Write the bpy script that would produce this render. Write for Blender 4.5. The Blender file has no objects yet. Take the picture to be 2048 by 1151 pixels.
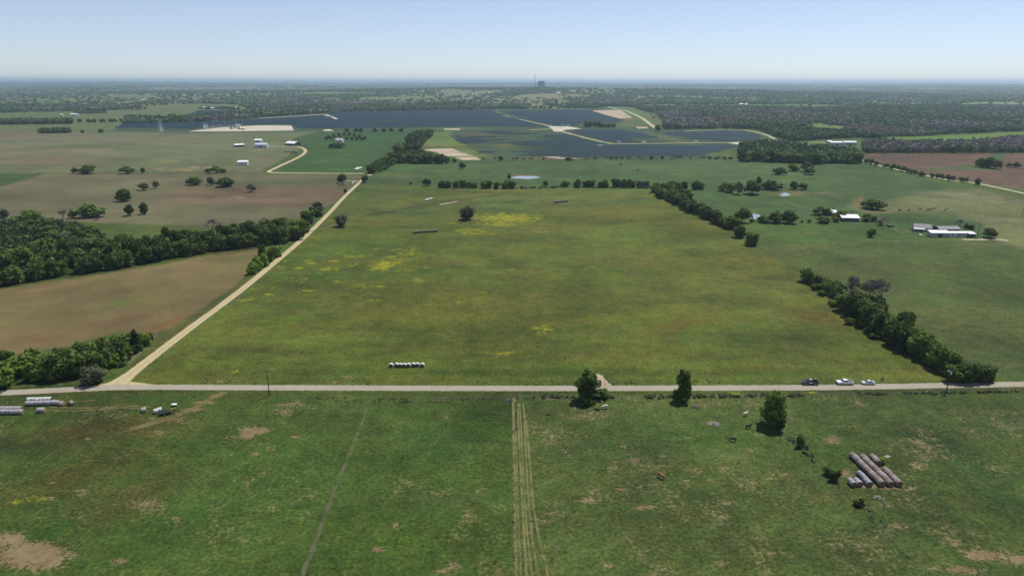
import bpy, bmesh, math, random
import numpy as np
from mathutils import Vector, Matrix

R_ = math.radians
scene = bpy.context.scene
col = scene.collection
rng = random.Random(7)
nr = np.random.default_rng(11)

# ------------------------------------------------------------------ camera
W0, H0, F = 2048.0, 1151.0, 2048.0 * 24 / 36
CX, CY = W0 / 2, H0 / 2
PITCH, ROLL, CAMH = R_(16.8), R_(0.126), 108.0
RM = Matrix.Rotation(math.pi / 2 - PITCH, 3, 'X') @ Matrix.Rotation(ROLL, 3, 'Z')
cam = bpy.data.objects.new('camera', bpy.data.cameras.new('camera'))
col.objects.link(cam)
cam.location = (0, 0, CAMH)
cam.rotation_euler = RM.to_euler()
cam.data.lens = 24; cam.data.sensor_width = 36
cam.data.clip_start = 1.0; cam.data.clip_end = 120000
scene.camera = cam


def sstep(a, b, x):
    t = np.clip((np.asarray(x, float) - a) / (b - a), 0, 1)
    return t * t * (3 - 2 * t)


def hfun(x, y):
    x = np.asarray(x, float); y = np.asarray(y, float)
    r = np.sqrt(x * x + y * y)
    ramp = sstep(3500, 9000, r)
    h = ramp * (12 * np.sin(x / 1900 + y / 2600) + 8 * np.sin(x / 900 - y / 1500 + 1) + 5 * np.sin(x / 500 + y / 900 + 2))
    h = h + 42 * sstep(8000, 22000, r) + sstep(20000, 32000, r) * (14 * np.sin(x / 2300 + .5) + 9 * np.sin(x / 1100))
    h = h + 52 * np.exp(-((x - 900) / 2300) ** 2 - ((y - 6300) / 1200) ** 2)
    return h


def G(px, py):
    """ground point seen at a photograph position (survey of the terrain)"""
    d = RM @ Vector((px - CX, -(py - CY), -F))
    if d.z >= -1e-4: d.z = -1e-4
    t = -CAMH / d.z
    if math.hypot(d.x, d.y) * t < 3400:
        return Vector((d.x * t, d.y * t, 0))
    s = 3300 / math.hypot(d.x, d.y)
    for _ in range(1200):
        x, y, z = d.x * s, d.y * s, CAMH + d.z * s
        h = float(hfun(x, y))
        if z <= h: return Vector((x, y, h))
        s *= 1.004
    return Vector((x, y, h))


RT = np.array(RM.transposed())


def proj(x, y, z):
    p = np.stack([x, y, z - CAMH], -1) @ RT.T
    d = -p[..., 2]
    d = np.where(d > 1, d, 1)
    return CX + F * p[..., 0] / d, CY - F * p[..., 1] / d


def mpp(px, py):
    g = G(px, py)
    v = RM.transposed() @ (g - Vector((0, 0, CAMH)))
    return -v.z / F


# ------------------------------------------------------------------ helpers
def tag(o, label=None, cat=None, group=None, kind=None):
    if label: o['label'] = label
    if cat: o['category'] = cat
    if group: o['group'] = group
    if kind: o['kind'] = kind
    return o


def empty(name, loc, rz=0, label=None, cat=None, group=None):
    o = bpy.data.objects.new(name, None)
    o.empty_display_size = .5
    col.objects.link(o)
    o.location = loc; o.rotation_euler.z = rz
    return tag(o, label, cat, group)


def link(name, me, parent=None, loc=None):
    o = bpy.data.objects.new(name, me)
    col.objects.link(o)
    if parent: o.parent = parent
    if loc is not None: o.location = loc
    return o


class MB:
    def __init__(s): s.v = []; s.f = []; s.m = []; s.sm = []

    def quad(s, pts, m=0, smooth=False):
        n = len(s.v); s.v += [tuple(p) for p in pts]
        s.f.append(tuple(range(n, n + len(pts)))); s.m.append(m); s.sm.append(smooth)

    def box(s, c, d, m=0, rz=0, taper=1.0, rx=0):
        cx, cy, cz = c; hx, hy, hz = d[0] / 2, d[1] / 2, d[2] / 2
        n = len(s.v)
        for z, t in ((-hz, 1), (hz, taper)):
            for x, y in ((-hx, -hy), (hx, -hy), (hx, hy), (-hx, hy)):
                q = Vector((x * t, y * t, z))
                if rx: q.rotate(Matrix.Rotation(rx, 3, 'X'))
                if rz: q.rotate(Matrix.Rotation(rz, 3, 'Z'))
                s.v.append((q.x + cx, q.y + cy, q.z + cz))
        for f in ((0, 3, 2, 1), (4, 5, 6, 7), (0, 1, 5, 4), (1, 2, 6, 5), (2, 3, 7, 6), (3, 0, 4, 7)):
            s.f.append(tuple(n + i for i in f)); s.m.append(m); s.sm.append(False)

    def tube(s, pts, rad, n=6, m=0, cap=True):
        pts = [Vector(p) for p in pts]
        if not hasattr(rad, '__len__'): rad = [rad] * len(pts)
        base = len(s.v)
        for i, p in enumerate(pts):
            a = pts[max(i - 1, 0)]; b = pts[min(i + 1, len(pts) - 1)]
            t = (b - a).normalized()
            u = t.cross(Vector((0, 0, 1)))
            if u.length < 1e-3: u = t.cross(Vector((1, 0, 0)))
            u.normalize(); w = t.cross(u)
            for k in range(n):
                an = 2 * math.pi * k / n
                q = p + (u * math.cos(an) + w * math.sin(an)) * rad[i]
                s.v.append(tuple(q))
        for i in range(len(pts) - 1):
            for k in range(n):
                k2 = (k + 1) % n
                s.f.append((base + i * n + k, base + i * n + k2, base + (i + 1) * n + k2, base + (i + 1) * n + k))
                s.m.append(m); s.sm.append(n > 4)
        if cap:
            s.f.append(tuple(base + k for k in range(n))[::-1]); s.m.append(m); s.sm.append(False)
            e = base + (len(pts) - 1) * n
            s.f.append(tuple(e + k for k in range(n))); s.m.append(m); s.sm.append(False)

    def prism(s, prof, y0, y1, m=0):
        """profile in x,z extruded along y"""
        n = len(s.v); k = len(prof)
        for y in (y0, y1):
            s.v += [(x, y, z) for x, z in prof]
        s.f.append(tuple(range(n, n + k))); s.m.append(m); s.sm.append(False)
        s.f.append(tuple(range(n + k, n + 2 * k))[::-1]); s.m.append(m); s.sm.append(False)
        for i in range(k):
            j = (i + 1) % k
            s.f.append((n + j, n + i, n + k + i, n + k + j)); s.m.append(m); s.sm.append(False)

    def mesh(s, name, mats):
        me = bpy.data.meshes.new(name)
        me.from_pydata(s.v, [], s.f)
        for mt in (mats if isinstance(mats, (list, tuple)) else [mats]): me.materials.append(mt)
        me.polygons.foreach_set('material_index', s.m)
        me.polygons.foreach_set('use_smooth', s.sm)
        me.update()
        return me

    def build(s, name, mats, parent=None, loc=None, recalc=True):
        me = s.mesh(name, mats)
        if recalc:
            bm = bmesh.new(); bm.from_mesh(me); bmesh.ops.recalc_face_normals(bm, faces=bm.faces); bm.to_mesh(me); bm.free()
        return link(name, me, parent, loc)


def np_mesh(name, V, quads_n, mat, colors=None, cname='tint'):
    """V: (4*quads_n,3) float array of separate quads"""
    me = bpy.data.meshes.new(name)
    nv = 4 * quads_n
    me.vertices.add(nv); me.vertices.foreach_set('co', V.astype(np.float32).ravel())
    me.loops.add(nv); me.loops.foreach_set('vertex_index', np.arange(nv, dtype=np.int32))
    me.polygons.add(quads_n)
    me.polygons.foreach_set('loop_start', np.arange(0, nv, 4, dtype=np.int32))
    me.polygons.foreach_set('loop_total', np.full(quads_n, 4, dtype=np.int32))
    if colors is not None:
        a = me.attributes.new(cname, 'FLOAT_COLOR', 'POINT')
        a.data.foreach_set('color', colors.astype(np.float32).ravel())
    me.materials.append(mat)
    me.update(calc_edges=True)
    return me


# ------------------------------------------------------------------ node materials
def newmat(name):
    m = bpy.data.materials.new(name); m.use_nodes = True
    nt = m.node_tree
    b = nt.nodes['Principled BSDF']
    return m, nt, b


def N(nt, typ, **kw):
    n = nt.nodes.new(typ)
    for k, v in kw.items():
        if hasattr(n, k) and k not in ('inputs',): setattr(n, k, v)
    return n


def mathn(nt, op, a, b=None, c=None, clamp=False):
    n = nt.nodes.new('ShaderNodeMath'); n.operation = op; n.use_clamp = clamp
    for i, v in enumerate((a, b, c)):
        if v is None: continue
        if isinstance(v, (int, float)): n.inputs[i].default_value = v
        else: nt.links.new(v, n.inputs[i])
    return n.outputs[0]


def noise(nt, vec, scale, detail=4, rough=.55, dist=0, dim='3D'):
    n = nt.nodes.new('ShaderNodeTexNoise'); n.noise_dimensions = dim
    n.inputs['Scale'].default_value = scale; n.inputs['Detail'].default_value = detail
    n.inputs['Roughness'].default_value = rough; n.inputs['Distortion'].default_value = dist
    nt.links.new(vec, n.inputs['Vector'])
    return n.outputs[0]


def mixc(nt, fac, a, b, blend='MIX'):
    n = nt.nodes.new('ShaderNodeMix'); n.data_type = 'RGBA'; n.blend_type = blend
    for i, v in ((0, fac), (6, a), (7, b)):
        if isinstance(v, (int, float)): n.inputs[i].default_value = v
        elif isinstance(v, tuple): n.inputs[i].default_value = (*v[:3], 1)
        else: nt.links.new(v, n.inputs[i])
    return n.outputs[2]


def smooth(nt, v, a, b):
    n = nt.nodes.new('ShaderNodeMapRange'); n.interpolation_type = 'SMOOTHSTEP'
    n.inputs[1].default_value = a; n.inputs[2].default_value = b
    nt.links.new(v, n.inputs[0])
    return n.outputs[0]


def rngmap(nt, v, a, b, c, d):
    n = nt.nodes.new('ShaderNodeMapRange')
    for i, x in enumerate((a, b, c, d)): n.inputs[i + 1].default_value = x
    nt.links.new(v, n.inputs[0])
    return n.outputs[0]


def bright(nt, colr, fac):
    n = nt.nodes.new('ShaderNodeVectorMath'); n.operation = 'SCALE'
    if isinstance(colr, tuple): n.inputs[0].default_value = colr[:3]
    else: nt.links.new(colr, n.inputs[0])
    nt.links.new(fac, n.inputs['Scale'])
    return n.outputs[0]


def gpos(nt):
    g = nt.nodes.new('ShaderNodeNewGeometry'); return g.outputs['Position']


def opos(nt):
    g = nt.nodes.new('ShaderNodeTexCoord'); return g.outputs['Object']


def simple(name, c, rough=.7, var=.25, scale=1.5, metal=0, spec=.4, c2=None, randv=0):
    m, nt, b = newmat(name)
    p = opos(nt)
    n = noise(nt, p, scale, 5)
    colr = mixc(nt, smooth(nt, n, .4, .62), c, c2) if c2 else tuple(c)
    f = rngmap(nt, noise(nt, p, scale * 3.1, 4), .25, .75, 1 - var, 1 + var)
    if randv:
        oi = nt.nodes.new('ShaderNodeObjectInfo')
        f = mathn(nt, 'MULTIPLY', f, rngmap(nt, oi.outputs['Random'], 0, 1, 1 - randv, 1 + randv))
    nt.links.new(bright(nt, colr, f), b.inputs['Base Color'])
    b.inputs['Roughness'].default_value = rough
    b.inputs['Metallic'].default_value = metal
    b.inputs['Specular IOR Level'].default_value = spec
    return m


def foliage(name, c, c2, randv=.3, transl=.3):
    m, nt, b = newmat(name)
    oi = nt.nodes.new('ShaderNodeObjectInfo')
    p = gpos(nt)
    n = noise(nt, p, .55, 3)
    k = mathn(nt, 'ADD', mathn(nt, 'MULTIPLY', n, .9), mathn(nt, 'MULTIPLY', oi.outputs['Random'], .35))
    colr = mixc(nt, smooth(nt, k, .4, .95), c, c2)
    f = mathn(nt, 'MULTIPLY', rngmap(nt, noise(nt, p, 2.2, 3), .3, .7, .7, 1.35), rngmap(nt, oi.outputs['Random'], 0, 1, 1 - randv, 1 + randv))
    cc = bright(nt, colr, f)
    nt.links.new(cc, b.inputs['Base Color'])
    b.inputs['Roughness'].default_value = .75; b.inputs['Specular IOR Level'].default_value = .2
    tr = nt.nodes.new('ShaderNodeBsdfTranslucent'); nt.links.new(cc, tr.inputs['Color'])
    mx = nt.nodes.new('ShaderNodeMixShader'); mx.inputs[0].default_value = transl
    nt.links.new(b.outputs[0], mx.inputs[1]); nt.links.new(tr.outputs[0], mx.inputs[2])
    nt.links.new(mx.outputs[0], nt.nodes['Material Output'].inputs['Surface'])
    return m


def tinted(name, rough=.8, transl=.15, scale=.35):
    """foliage whose colour sits per plant in the mesh (kind of plant)"""
    m, nt, b = newmat(name)
    a = nt.nodes.new('ShaderNodeAttribute'); a.attribute_name = 'tint'
    f = rngmap(nt, noise(nt, gpos(nt), scale, 3), .3, .7, .75, 1.3)
    cc = bright(nt, a.outputs['Color'], f)
    nt.links.new(cc, b.inputs['Base Color'])
    b.inputs['Roughness'].default_value = rough; b.inputs['Specular IOR Level'].default_value = .15
    tr = nt.nodes.new('ShaderNodeBsdfTranslucent'); nt.links.new(cc, tr.inputs['Color'])
    mx = nt.nodes.new('ShaderNodeMixShader'); mx.inputs[0].default_value = transl
    nt.links.new(b.outputs[0], mx.inputs[1]); nt.links.new(tr.outputs[0], mx.inputs[2])
    nt.links.new(mx.outputs[0], nt.nodes['Material Output'].inputs['Surface'])
    return m


# ------------------------------------------------------------------ numpy noise and polygon masks
def _hash(ix, iy, seed):
    n = (ix.astype(np.int64) * 374761393 + iy.astype(np.int64) * 668265263 + seed * 982451653) & 0xffffffff
    n = ((n ^ (n >> 13)) * 1274126177) & 0xffffffff
    n = n ^ (n >> 16)
    return (n & 0xffff) / 65535.0


def vnoise(x, y, seed=0):
    ix = np.floor(x); iy = np.floor(y); fx = x - ix; fy = y - iy
    fx = fx * fx * (3 - 2 * fx); fy = fy * fy * (3 - 2 * fy)
    a = _hash(ix, iy, seed); b = _hash(ix + 1, iy, seed); c = _hash(ix, iy + 1, seed); d = _hash(ix + 1, iy + 1, seed)
    return (a * (1 - fx) + b * fx) * (1 - fy) + (c * (1 - fx) + d * fx) * fy


def fbm(x, y, seed=0, o=4):
    s = 0; a = .5; t = 0
    for i in range(o):
        s = s + a * vnoise(x * 2 ** i, y * 2 ** i, seed + i); t += a; a *= .55
    return s / t


def polymask(px, py, poly, soft=1.5):
    """1 inside the polygon, 0 outside, soft edge"""
    poly = np.array(poly, float)
    out = np.zeros(px.shape)
    m = soft * 2
    sel = (px > poly[:, 0].min() - m) & (px < poly[:, 0].max() + m) & (py > poly[:, 1].min() - m) & (py < poly[:, 1].max() + m)
    if not sel.any(): return out
    x = px[sel]; y = py[sel]
    inside = np.zeros(x.shape, bool); dm = np.full(x.shape, 1e9)
    k = len(poly)
    for i in range(k):
        x0, y0 = poly[i]; x1, y1 = poly[(i + 1) % k]
        if y0 != y1:
            c = ((y0 > y) != (y1 > y)) & (x < (x1 - x0) * (y - y0) / (y1 - y0) + x0)
            inside ^= c
        dx, dy = x1 - x0, y1 - y0
        t = np.clip(((x - x0) * dx + (y - y0) * dy) / (dx * dx + dy * dy + 1e-9), 0, 1)
        dm = np.minimum(dm, np.hypot(x - x0 - t * dx, y - y0 - t * dy))
    sd = np.where(inside, dm, -dm)
    out[sel] = np.clip(.5 + sd / (2 * soft), 0, 1)
    return out

# ------------------------------------------------------------------ world, sun, air
SUN_EL, SUN_AZ = R_(64), R_(42)
w = bpy.data.worlds.new('World'); scene.world = w; w.use_nodes = True
wn = w.node_tree
bg = wn.nodes['Background']
sky = wn.nodes.new('ShaderNodeTexSky'); sky.sky_type = 'NISHITA'; sky.sun_disc = False
sky.sun_elevation = SUN_EL; sky.sun_rotation = SUN_AZ
sky.altitude = 2500; sky.air_density = 1.0; sky.dust_density = 0.6; sky.ozone_density = 4.5
wbal = wn.nodes.new('ShaderNodeVectorMath'); wbal.operation = 'MULTIPLY'; wbal.inputs[1].default_value = (.86, .83, .875)
wn.links.new(sky.outputs[0], wbal.inputs[0])
hsv = wn.nodes.new('ShaderNodeHueSaturation'); hsv.inputs['Saturation'].default_value = .72; hsv.inputs['Value'].default_value = 1.03
wn.links.new(wbal.outputs[0], hsv.inputs['Color'])
wn.links.new(hsv.outputs[0], bg.inputs['Color'])
bg.inputs['Strength'].default_value = 0.13
sl = bpy.data.lights.new('sun', 'SUN'); sl.energy = 4.8; sl.angle = R_(.5); sl.color = (1, .965, .91)
so = bpy.data.objects.new('sun', sl); col.objects.link(so)
sd = Vector((math.sin(SUN_AZ) * math.cos(SUN_EL), math.cos(SUN_AZ) * math.cos(SUN_EL), math.sin(SUN_EL)))
so.rotation_euler = sd.to_track_quat('Z', 'Y').to_euler(); so.location = (0, 0, 400)
scene.view_settings.view_transform = 'Standard'; scene.view_settings.look = 'None'
scene.view_settings.exposure = 0; scene.view_settings.gamma = 1


def S(r, g, b, k=1.62):
    """measured daylight colour -> surface reflectance"""
    f = lambda c: (c / 255 / 12.92 if c <= 10 else ((c / 255 + .055) / 1.055) ** 2.4)
    return (f(r) * .99 / k, f(g) * .97 / k, f(b) * .76 / k)


# ------------------------------------------------------------------ ground sheet
def build_ground():
    ph = CY - F * math.tan(PITCH)            # horizon row
    pys = list(np.arange(1800, 1200, -20)) + list(np.arange(1200, 205, -3)) + list(np.arange(205, 175, -1)) + [174.3, 173.6, 173, 172.4, 171.8, 171.3, 170.8, 170.3, 169.8, 169.4, 169, 168.6, 168.2, 167.9, 167.6, 167.3, 167, 166.7, 166.4, 166.1, 165.8, 165.5, 165.3]
    a = np.arctan((np.array(pys) - CY) / F) + PITCH
    D = CAMH / np.tan(a)
    u = np.concatenate([np.arange(-1.9, -.78, .02), np.arange(-.78, .78, 3 / F), np.arange(.78, 1.9, .02)])
    Zc = D * math.cos(PITCH) + CAMH * math.sin(PITCH)
    X = u[None, :] * Zc[:, None]; Y = np.repeat(D[:, None], len(u), 1)
    Z = hfun(X, Y)
    nrow, ncol = X.shape
    V = np.stack([X, Y, Z], -1).reshape(-1, 3)
    idx = np.arange(nrow * ncol).reshape(nrow, ncol)
    q = np.stack([idx[:-1, :-1], idx[:-1, 1:], idx[1:, 1:], idx[1:, :-1]], -1).reshape(-1, 4)
    me = bpy.data.meshes.new('ground')
    me.vertices.add(len(V)); me.vertices.foreach_set('co', V.astype(np.float32).ravel())
    me.loops.add(q.size); me.loops.foreach_set('vertex_index', q.astype(np.int32).ravel())
    me.polygons.add(len(q))
    me.polygons.foreach_set('loop_start', np.arange(0, q.size, 4, dtype=np.int32))
    me.polygons.foreach_set('loop_total', np.full(len(q), 4, dtype=np.int32))
    me.polygons.foreach_set('use_smooth', np.ones(len(q), bool))
    px, py = proj(V[:, 0], V[:, 1], V[:, 2])
    x, y = V[:, 0], V[:, 1]
    # slightly wandering outlines
    wob = np.clip((py - 150) / 500, .05, 1)
    wx = px + (fbm(x / 9, y / 9, 3, 3) - .5) * 9 * wob
    wy = py + (fbm(x / 9, y / 9, 9, 3) - .5) * 5 * wob
    n = len(V)
    C = np.empty((n, 4)); C[:] = (*S(80, 104, 50), 1)
    M = np.zeros((n, 4)); M[:, 3] = 1
    # far country: mixed fields
    far = sstep(245, 225, py)
    f1 = fbm(x / 420, y / 900, 21, 3)
    f2 = fbm(x / 300, y / 500, 33, 3)
    fc = np.array(S(96, 122, 72))[None] * (1 - sstep(.45, .6, f1))[:, None] + np.array(S(128, 132, 96))[None] * sstep(.45, .6, f1)[:, None]
    fc = fc * (.85 + .4 * f2)[:, None]
    C[:, :3] = C[:, :3] * (1 - far)[:, None] + fc * far[:, None]

    def P(poly, c, soft=1.6, k=1.0, wobble=True):
        m = polymask(wx if wobble else px, wy if wobble else py, poly, soft) * k
        C[:, :3] = C[:, :3] * (1 - m)[:, None] + np.array(c)[None] * m[:, None]
        return m

    def B(cx, cy, rx, ry, c=None, k=1.0, ch=None, rot=0.0, hard=1.0):
        """mark in the turf: c tints, ch 0 soil / 1 flowers / 2 dry"""
        ca, sa = math.cos(R_(rot)), math.sin(R_(rot))
        sel = (np.abs(px - cx) < rx * 1.8 + ry) & (np.abs(py - cy) < ry * 1.8 + rx * abs(sa) * 1.8 + 1)
        dx = px[sel] - cx; dy = py[sel] - cy
        r2 = ((dx * ca + dy * sa) / rx) ** 2 + ((-dx * sa + dy * ca) / ry) ** 2
        m = np.exp(-r2 ** hard * 1.2) * k
        if c is not None:
            C[sel, :3] = C[sel, :3] * (1 - np.clip(m, 0, 1))[:, None] + np.array(c)[None] * np.clip(m, 0, 1)[:, None]
        if ch is not None: M[sel, ch] = np.maximum(M[sel, ch], m)

    # ---- upper left pastures
    P([(-900, 262), (0, 262), (120, 263), (375, 265), (610, 262), (640, 263), (600, 300), (520, 344), (-900, 346)], S(114, 121, 94))
    P([(-900, 232), (0, 232), (120, 228), (215, 221), (300, 212), (400, 207), (440, 212), (395, 222), (372, 234), (250, 246), (225, 262), (-900, 262)], S(106, 118, 80))
    P([(-300, 263), (80, 266), (50, 274), (0, 277), (-300, 300)], S(122, 112, 94))
    for b in [(130, 275, 70, 6), (60, 325, 90, 10), (180, 300, 60, 5), (300, 286, 50, 4), (110, 318, 60, 8), (370, 275, 60, 3), (20, 300, 50, 12), (150, 335, 40, 5)]:
        B(*b, c=S(136, 120, 104), k=.75)
    for b in [(150, 292, 60, 3), (330, 295, 60, 4), (430, 280, 50, 4), (180, 340, 120, 3), (450, 320, 50, 12), (300, 325, 90, 8), (540, 275, 50, 10)]:
        B(*b, c=S(96, 114, 72), k=.7)
    for b in [(320, 337, 12, 1), (325, 342, 12, 1.2), (365, 337, 10, .8), (352, 340, 16, .7), (390, 334, 12, 1.2), (420, 334, 11, 1.2), (375, 341, 14, .9), (440, 337, 30, .6), (495, 339, 14, .9), (340, 322, 30, .5), (480, 331, 18, .6), (265, 150, 1, 1)]:
        B(*b, c=S(186, 158, 118), k=.95, hard=2)
    # green field between track and tree line
    P([(640, 263), (874, 261), (858, 268), (800, 302), (765, 325), (738, 346), (600, 346), (548, 342), (566, 330), (611, 306), (606, 296), (585, 291), (560, 290), (600, 272)], S(62, 96, 50))
    for i in range(9):
        B(640 + i * 14, 325 - i * 4, 60, 1.6, c=S(84, 114, 66), k=.35, rot=-10)
    # brown olive fields left
    P([(-900, 346), (300, 346), (540, 347), (735, 351), (722, 362), (690, 392), (655, 412), (600, 438), (430, 462), (300, 455), (200, 452), (120, 446), (0, 440), (-900, 480)], S(114, 111, 90))
    P([(-900, 347), (92, 347), (60, 357), (0, 374), (-900, 480)], S(62, 88, 44))
    P([(330, 380), (440, 372), (560, 372), (690, 372), (700, 378), (655, 408), (600, 415), (430, 408), (350, 400)], S(126, 104, 88), soft=8, k=.8)
    B(420, 397, 55, 7, c=S(108, 90, 80), k=.9, rot=8); B(460, 380, 50, 5, c=S(100, 84, 76), k=.8); B(330, 398, 36, 7, c=S(104, 92, 80), k=.7)
    B(420, 395.5, 16, 2.6, c=S(78, 66, 52), k=.9, hard=2); B(479, 395.5, 11, 2, c=S(170, 150, 130), k=.9, hard=2)
    B(560, 400, 120, 5, c=S(140, 116, 98), k=.5); B(360, 383, 40, 2, c=S(146, 124, 104), k=.6); B(400, 408, 60, 2, c=S(140, 120, 96), k=.5)
    B(200, 365, 160, 8, c=S(118, 116, 94), k=.5); B(120, 395, 120, 12, c=S(106, 98, 78), k=.5); B(560, 366, 130, 4, c=S(72, 94, 58), k=.7); B(205, 418, 14, 2, c=S(66, 92, 52), k=.9); B(640, 360, 80, 5, c=S(90, 106, 66), k=.6)
    # green meadow behind the left wood and ground below the wood
    P([(-400, 440), (0, 440), (140, 441), (200, 446), (420, 452), (540, 446), (610, 438), (640, 440), (600, 480), (510, 500), (400, 510), (320, 525), (200, 546), (100, 560), (0, 577), (-400, 640)], S(78, 98, 48))
    B(330, 470, 130, 14, c=S(96, 112, 58), k=.7); B(300, 455, 120, 3, c=S(84, 96, 52), k=.6); B(60, 485, 60, 8, c=S(88, 108, 54), k=.6); B(8, 449, 10, 2.5, c=S(150, 140, 110), k=.8)
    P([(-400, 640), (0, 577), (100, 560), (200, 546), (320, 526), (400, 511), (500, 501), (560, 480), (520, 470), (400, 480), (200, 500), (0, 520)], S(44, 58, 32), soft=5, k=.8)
    # ploughed field left
    P([(-900, 800), (-400, 648), (0, 578), (60, 568), (120, 560), (200, 548), (330, 528), (400, 513), (500, 500), (519, 500), (505, 528), (488, 556), (430, 600), (370, 645), (340, 662), (300, 667), (240, 662), (150, 690), (60, 705), (0, 712), (-400, 790)], S(124, 111, 83))
    B(240, 606, 46, 8, c=S(106, 122, 66), k=.85, rot=-10); B(330, 590, 70, 7, c=S(118, 118, 74), k=.7, rot=-12); B(460, 520, 40, 5, c=S(104, 118, 66), k=.6, rot=-15)
    B(60, 640, 120, 14, c=S(120, 112, 76), k=.5); B(250, 640, 130, 9, c=S(118, 94, 74), k=.6, rot=-8); B(330, 650, 50, 10, c=S(136, 96, 66), k=.6, rot=-20); B(80, 680, 100, 12, c=S(116, 90, 70), k=.7, rot=-8)
    B(120, 570, 120, 4, c=S(146, 126, 92), k=.6, rot=-11); B(350, 527, 100, 3, c=S(142, 126, 92), k=.6, rot=-13)
    P([(305, 664), (345, 655), (420, 605), (487, 556), (500, 549), (498, 556), (430, 612), (360, 664), (320, 690)], S(86, 94, 50), soft=2.5, k=.8)
    # verge strip between wood and gravel road
    P([(250, 745), (300, 690), (345, 660), (420, 612), (440, 612), (380, 665), (330, 700), (270, 745), (220, 765)], S(88, 94, 52), soft=2)
    for i in range(10):
        t = i / 9; B(262 + 46 * t, 722 - 50 * t, 9, 3, c=S(140, 128, 122), k=.8, rot=-40)
    P([(-400, 800), (0, 772), (80, 760), (150, 748), (190, 745), (240, 752), (190, 768), (100, 777), (0, 782), (-400, 800)], S(72, 96, 48), soft=2)

    # ---- country beyond the meadow
    P([(745, 347), (800, 326), (900, 328), (960, 322), (1040, 319), (1430, 318), (1490, 320), (1640, 328), (1700, 322), (1735, 322), (1800, 344), (1900, 366), (2048, 396), (2900, 560), (2900, 900), (2048, 560), (1500, 490), (1320, 380), (740, 372)], S(74, 102, 58))
    P([(820, 330), (1000, 322), (1300, 320), (1690, 326), (1740, 345), (1700, 372), (1500, 362), (1100, 350), (820, 345)], S(84, 108, 66), soft=6, k=.6)
    B(800, 352, 40, 6, c=S(122, 124, 90), k=.6); B(1300, 332, 30, 2, c=S(128, 126, 86), k=.4); B(1230, 345, 160, 6, c=S(68, 92, 54), k=.5); B(1450, 340, 120, 6, c=S(92, 108, 70), k=.5)
    B(1042, 352, 36, 4, c=S(130, 106, 76), k=.9, hard=2); B(1575, 388, 42, 5, c=S(128, 114, 80), k=.7, hard=2); B(1640, 385, 60, 1.6, c=S(134, 118, 88), k=.6, rot=3)
    B(1500, 425, 22, 6, c=S(116, 108, 76), k=.7)
    B(1640, 350, 60, 10, c=S(66, 100, 46), k=.6); B(1750, 375, 80, 10, c=S(68, 98, 58), k=.6)
    P([(745, 373), (890, 377), (1030, 378), (950, 392), (830, 410), (735, 420), (640, 440), (668, 420), (700, 390), (722, 364)], S(84, 104, 58), soft=3)
    # tan pasture right
    P([(1690, 412), (1770, 400), (1890, 380), (1960, 377), (2048, 398), (2900, 570), (2900, 760), (2048, 500), (1990, 480), (1960, 440), (1900, 428), (1790, 424), (1730, 425)], S(116, 124, 84), soft=4)
    for b in [(1850, 385, 60, 2), (1960, 394, 50, 6), (2020, 404, 40, 4), (1900, 400, 60, 3), (2000, 440, 50, 4), (1920, 388, 40, 3)]:
        B(*b, c=S(150, 144, 122), k=.6)
    for b in [(1715, 405, 10, 8), (1760, 424, 30, 3), (1722, 398, 6, 5)]:
        B(*b, c=S(150, 122, 92), k=.75)
    P([(1760, 428), (1850, 427), (1900, 440), (1950, 452), (1900, 458), (1830, 452), (1780, 452)], S(64, 92, 46), soft=4)
    # right pastures
    P([(1500, 490), (1560, 484), (1700, 482), (1950, 485), (2048, 505), (2900, 700), (2900, 900), (2048, 752), (1985, 750), (1920, 720), (1700, 585), (1600, 545)], S(84, 102, 54), soft=3)
    P([(1420, 415), (1620, 445), (1830, 455), (1960, 482), (1700, 480), (1505, 486)], S(74, 102, 50), soft=4)
    for b in [(1620, 467, 24, 1.3), (1900, 480, 70, 1.6), (1800, 482, 70, 1), (1540, 470, 16, 1.5), (1810, 462, 8, 3)]:
        B(*b, c=S(128, 126, 82), k=.6)
    B(1985, 488, 50, 4, c=S(124, 116, 78), k=.6); B(1870, 640, 160, 34, c=S(96, 102, 58), k=.6); B(1780, 540, 150, 16, c=S(92, 104, 58), k=.5); B(1700, 510, 120, 8, c=S(90, 106, 56), k=.5); B(1990, 560, 120, 14, c=S(72, 98, 46), k=.5); B(1800, 592, 20, 2, c=S(124, 122, 80), k=.6); B(2000, 690, 100, 16, c=S(84, 92, 54), k=.6)
    # ploughed field right and its green swale
    P([(1722, 308), (2048, 306), (2900, 300), (2900, 560), (2048, 378), (1960, 366), (1850, 348), (1800, 338), (1740, 324)], S(110, 86, 78))
    P([(1838, 336), (1900, 334), (1948, 328), (1970, 316), (1990, 306), (2016, 306), (2008, 318), (1996, 332), (2002, 340), (1960, 341), (1900, 340), (1850, 341)], S(74, 96, 58), soft=3)
    B(2020, 372, 30, 3, c=S(140, 120, 96), k=.6)
    # bright young field far right
    P([(1738, 278), (1860, 272), (2048, 263), (2900, 240), (2900, 290), (2048, 284), (1960, 288), (1740, 283)], S(102, 136, 52))
    P([(1560, 288), (1640, 284), (1740, 284), (1740, 292), (1680, 300), (1600, 300)], S(92, 116, 62))
    # solar farm ground
    solg = S(70, 92, 72)
    P([(225, 262), (245, 247), (380, 243), (520, 236), (660, 224), (1020, 219), (1215, 214), (1300, 256), (1480, 262), (1570, 282), (1480, 300), (1440, 319), (930, 322), (880, 280), (820, 262), (600, 263), (375, 266)], solg)
    P([(850, 268), (900, 262), (960, 318), (930, 322), (860, 300), (815, 286)], S(104, 126, 70))
    P([(895, 268), (925, 290), (960, 300), (990, 318), (950, 320), (900, 296)], S(110, 126, 60), soft=4, k=.6)
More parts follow.
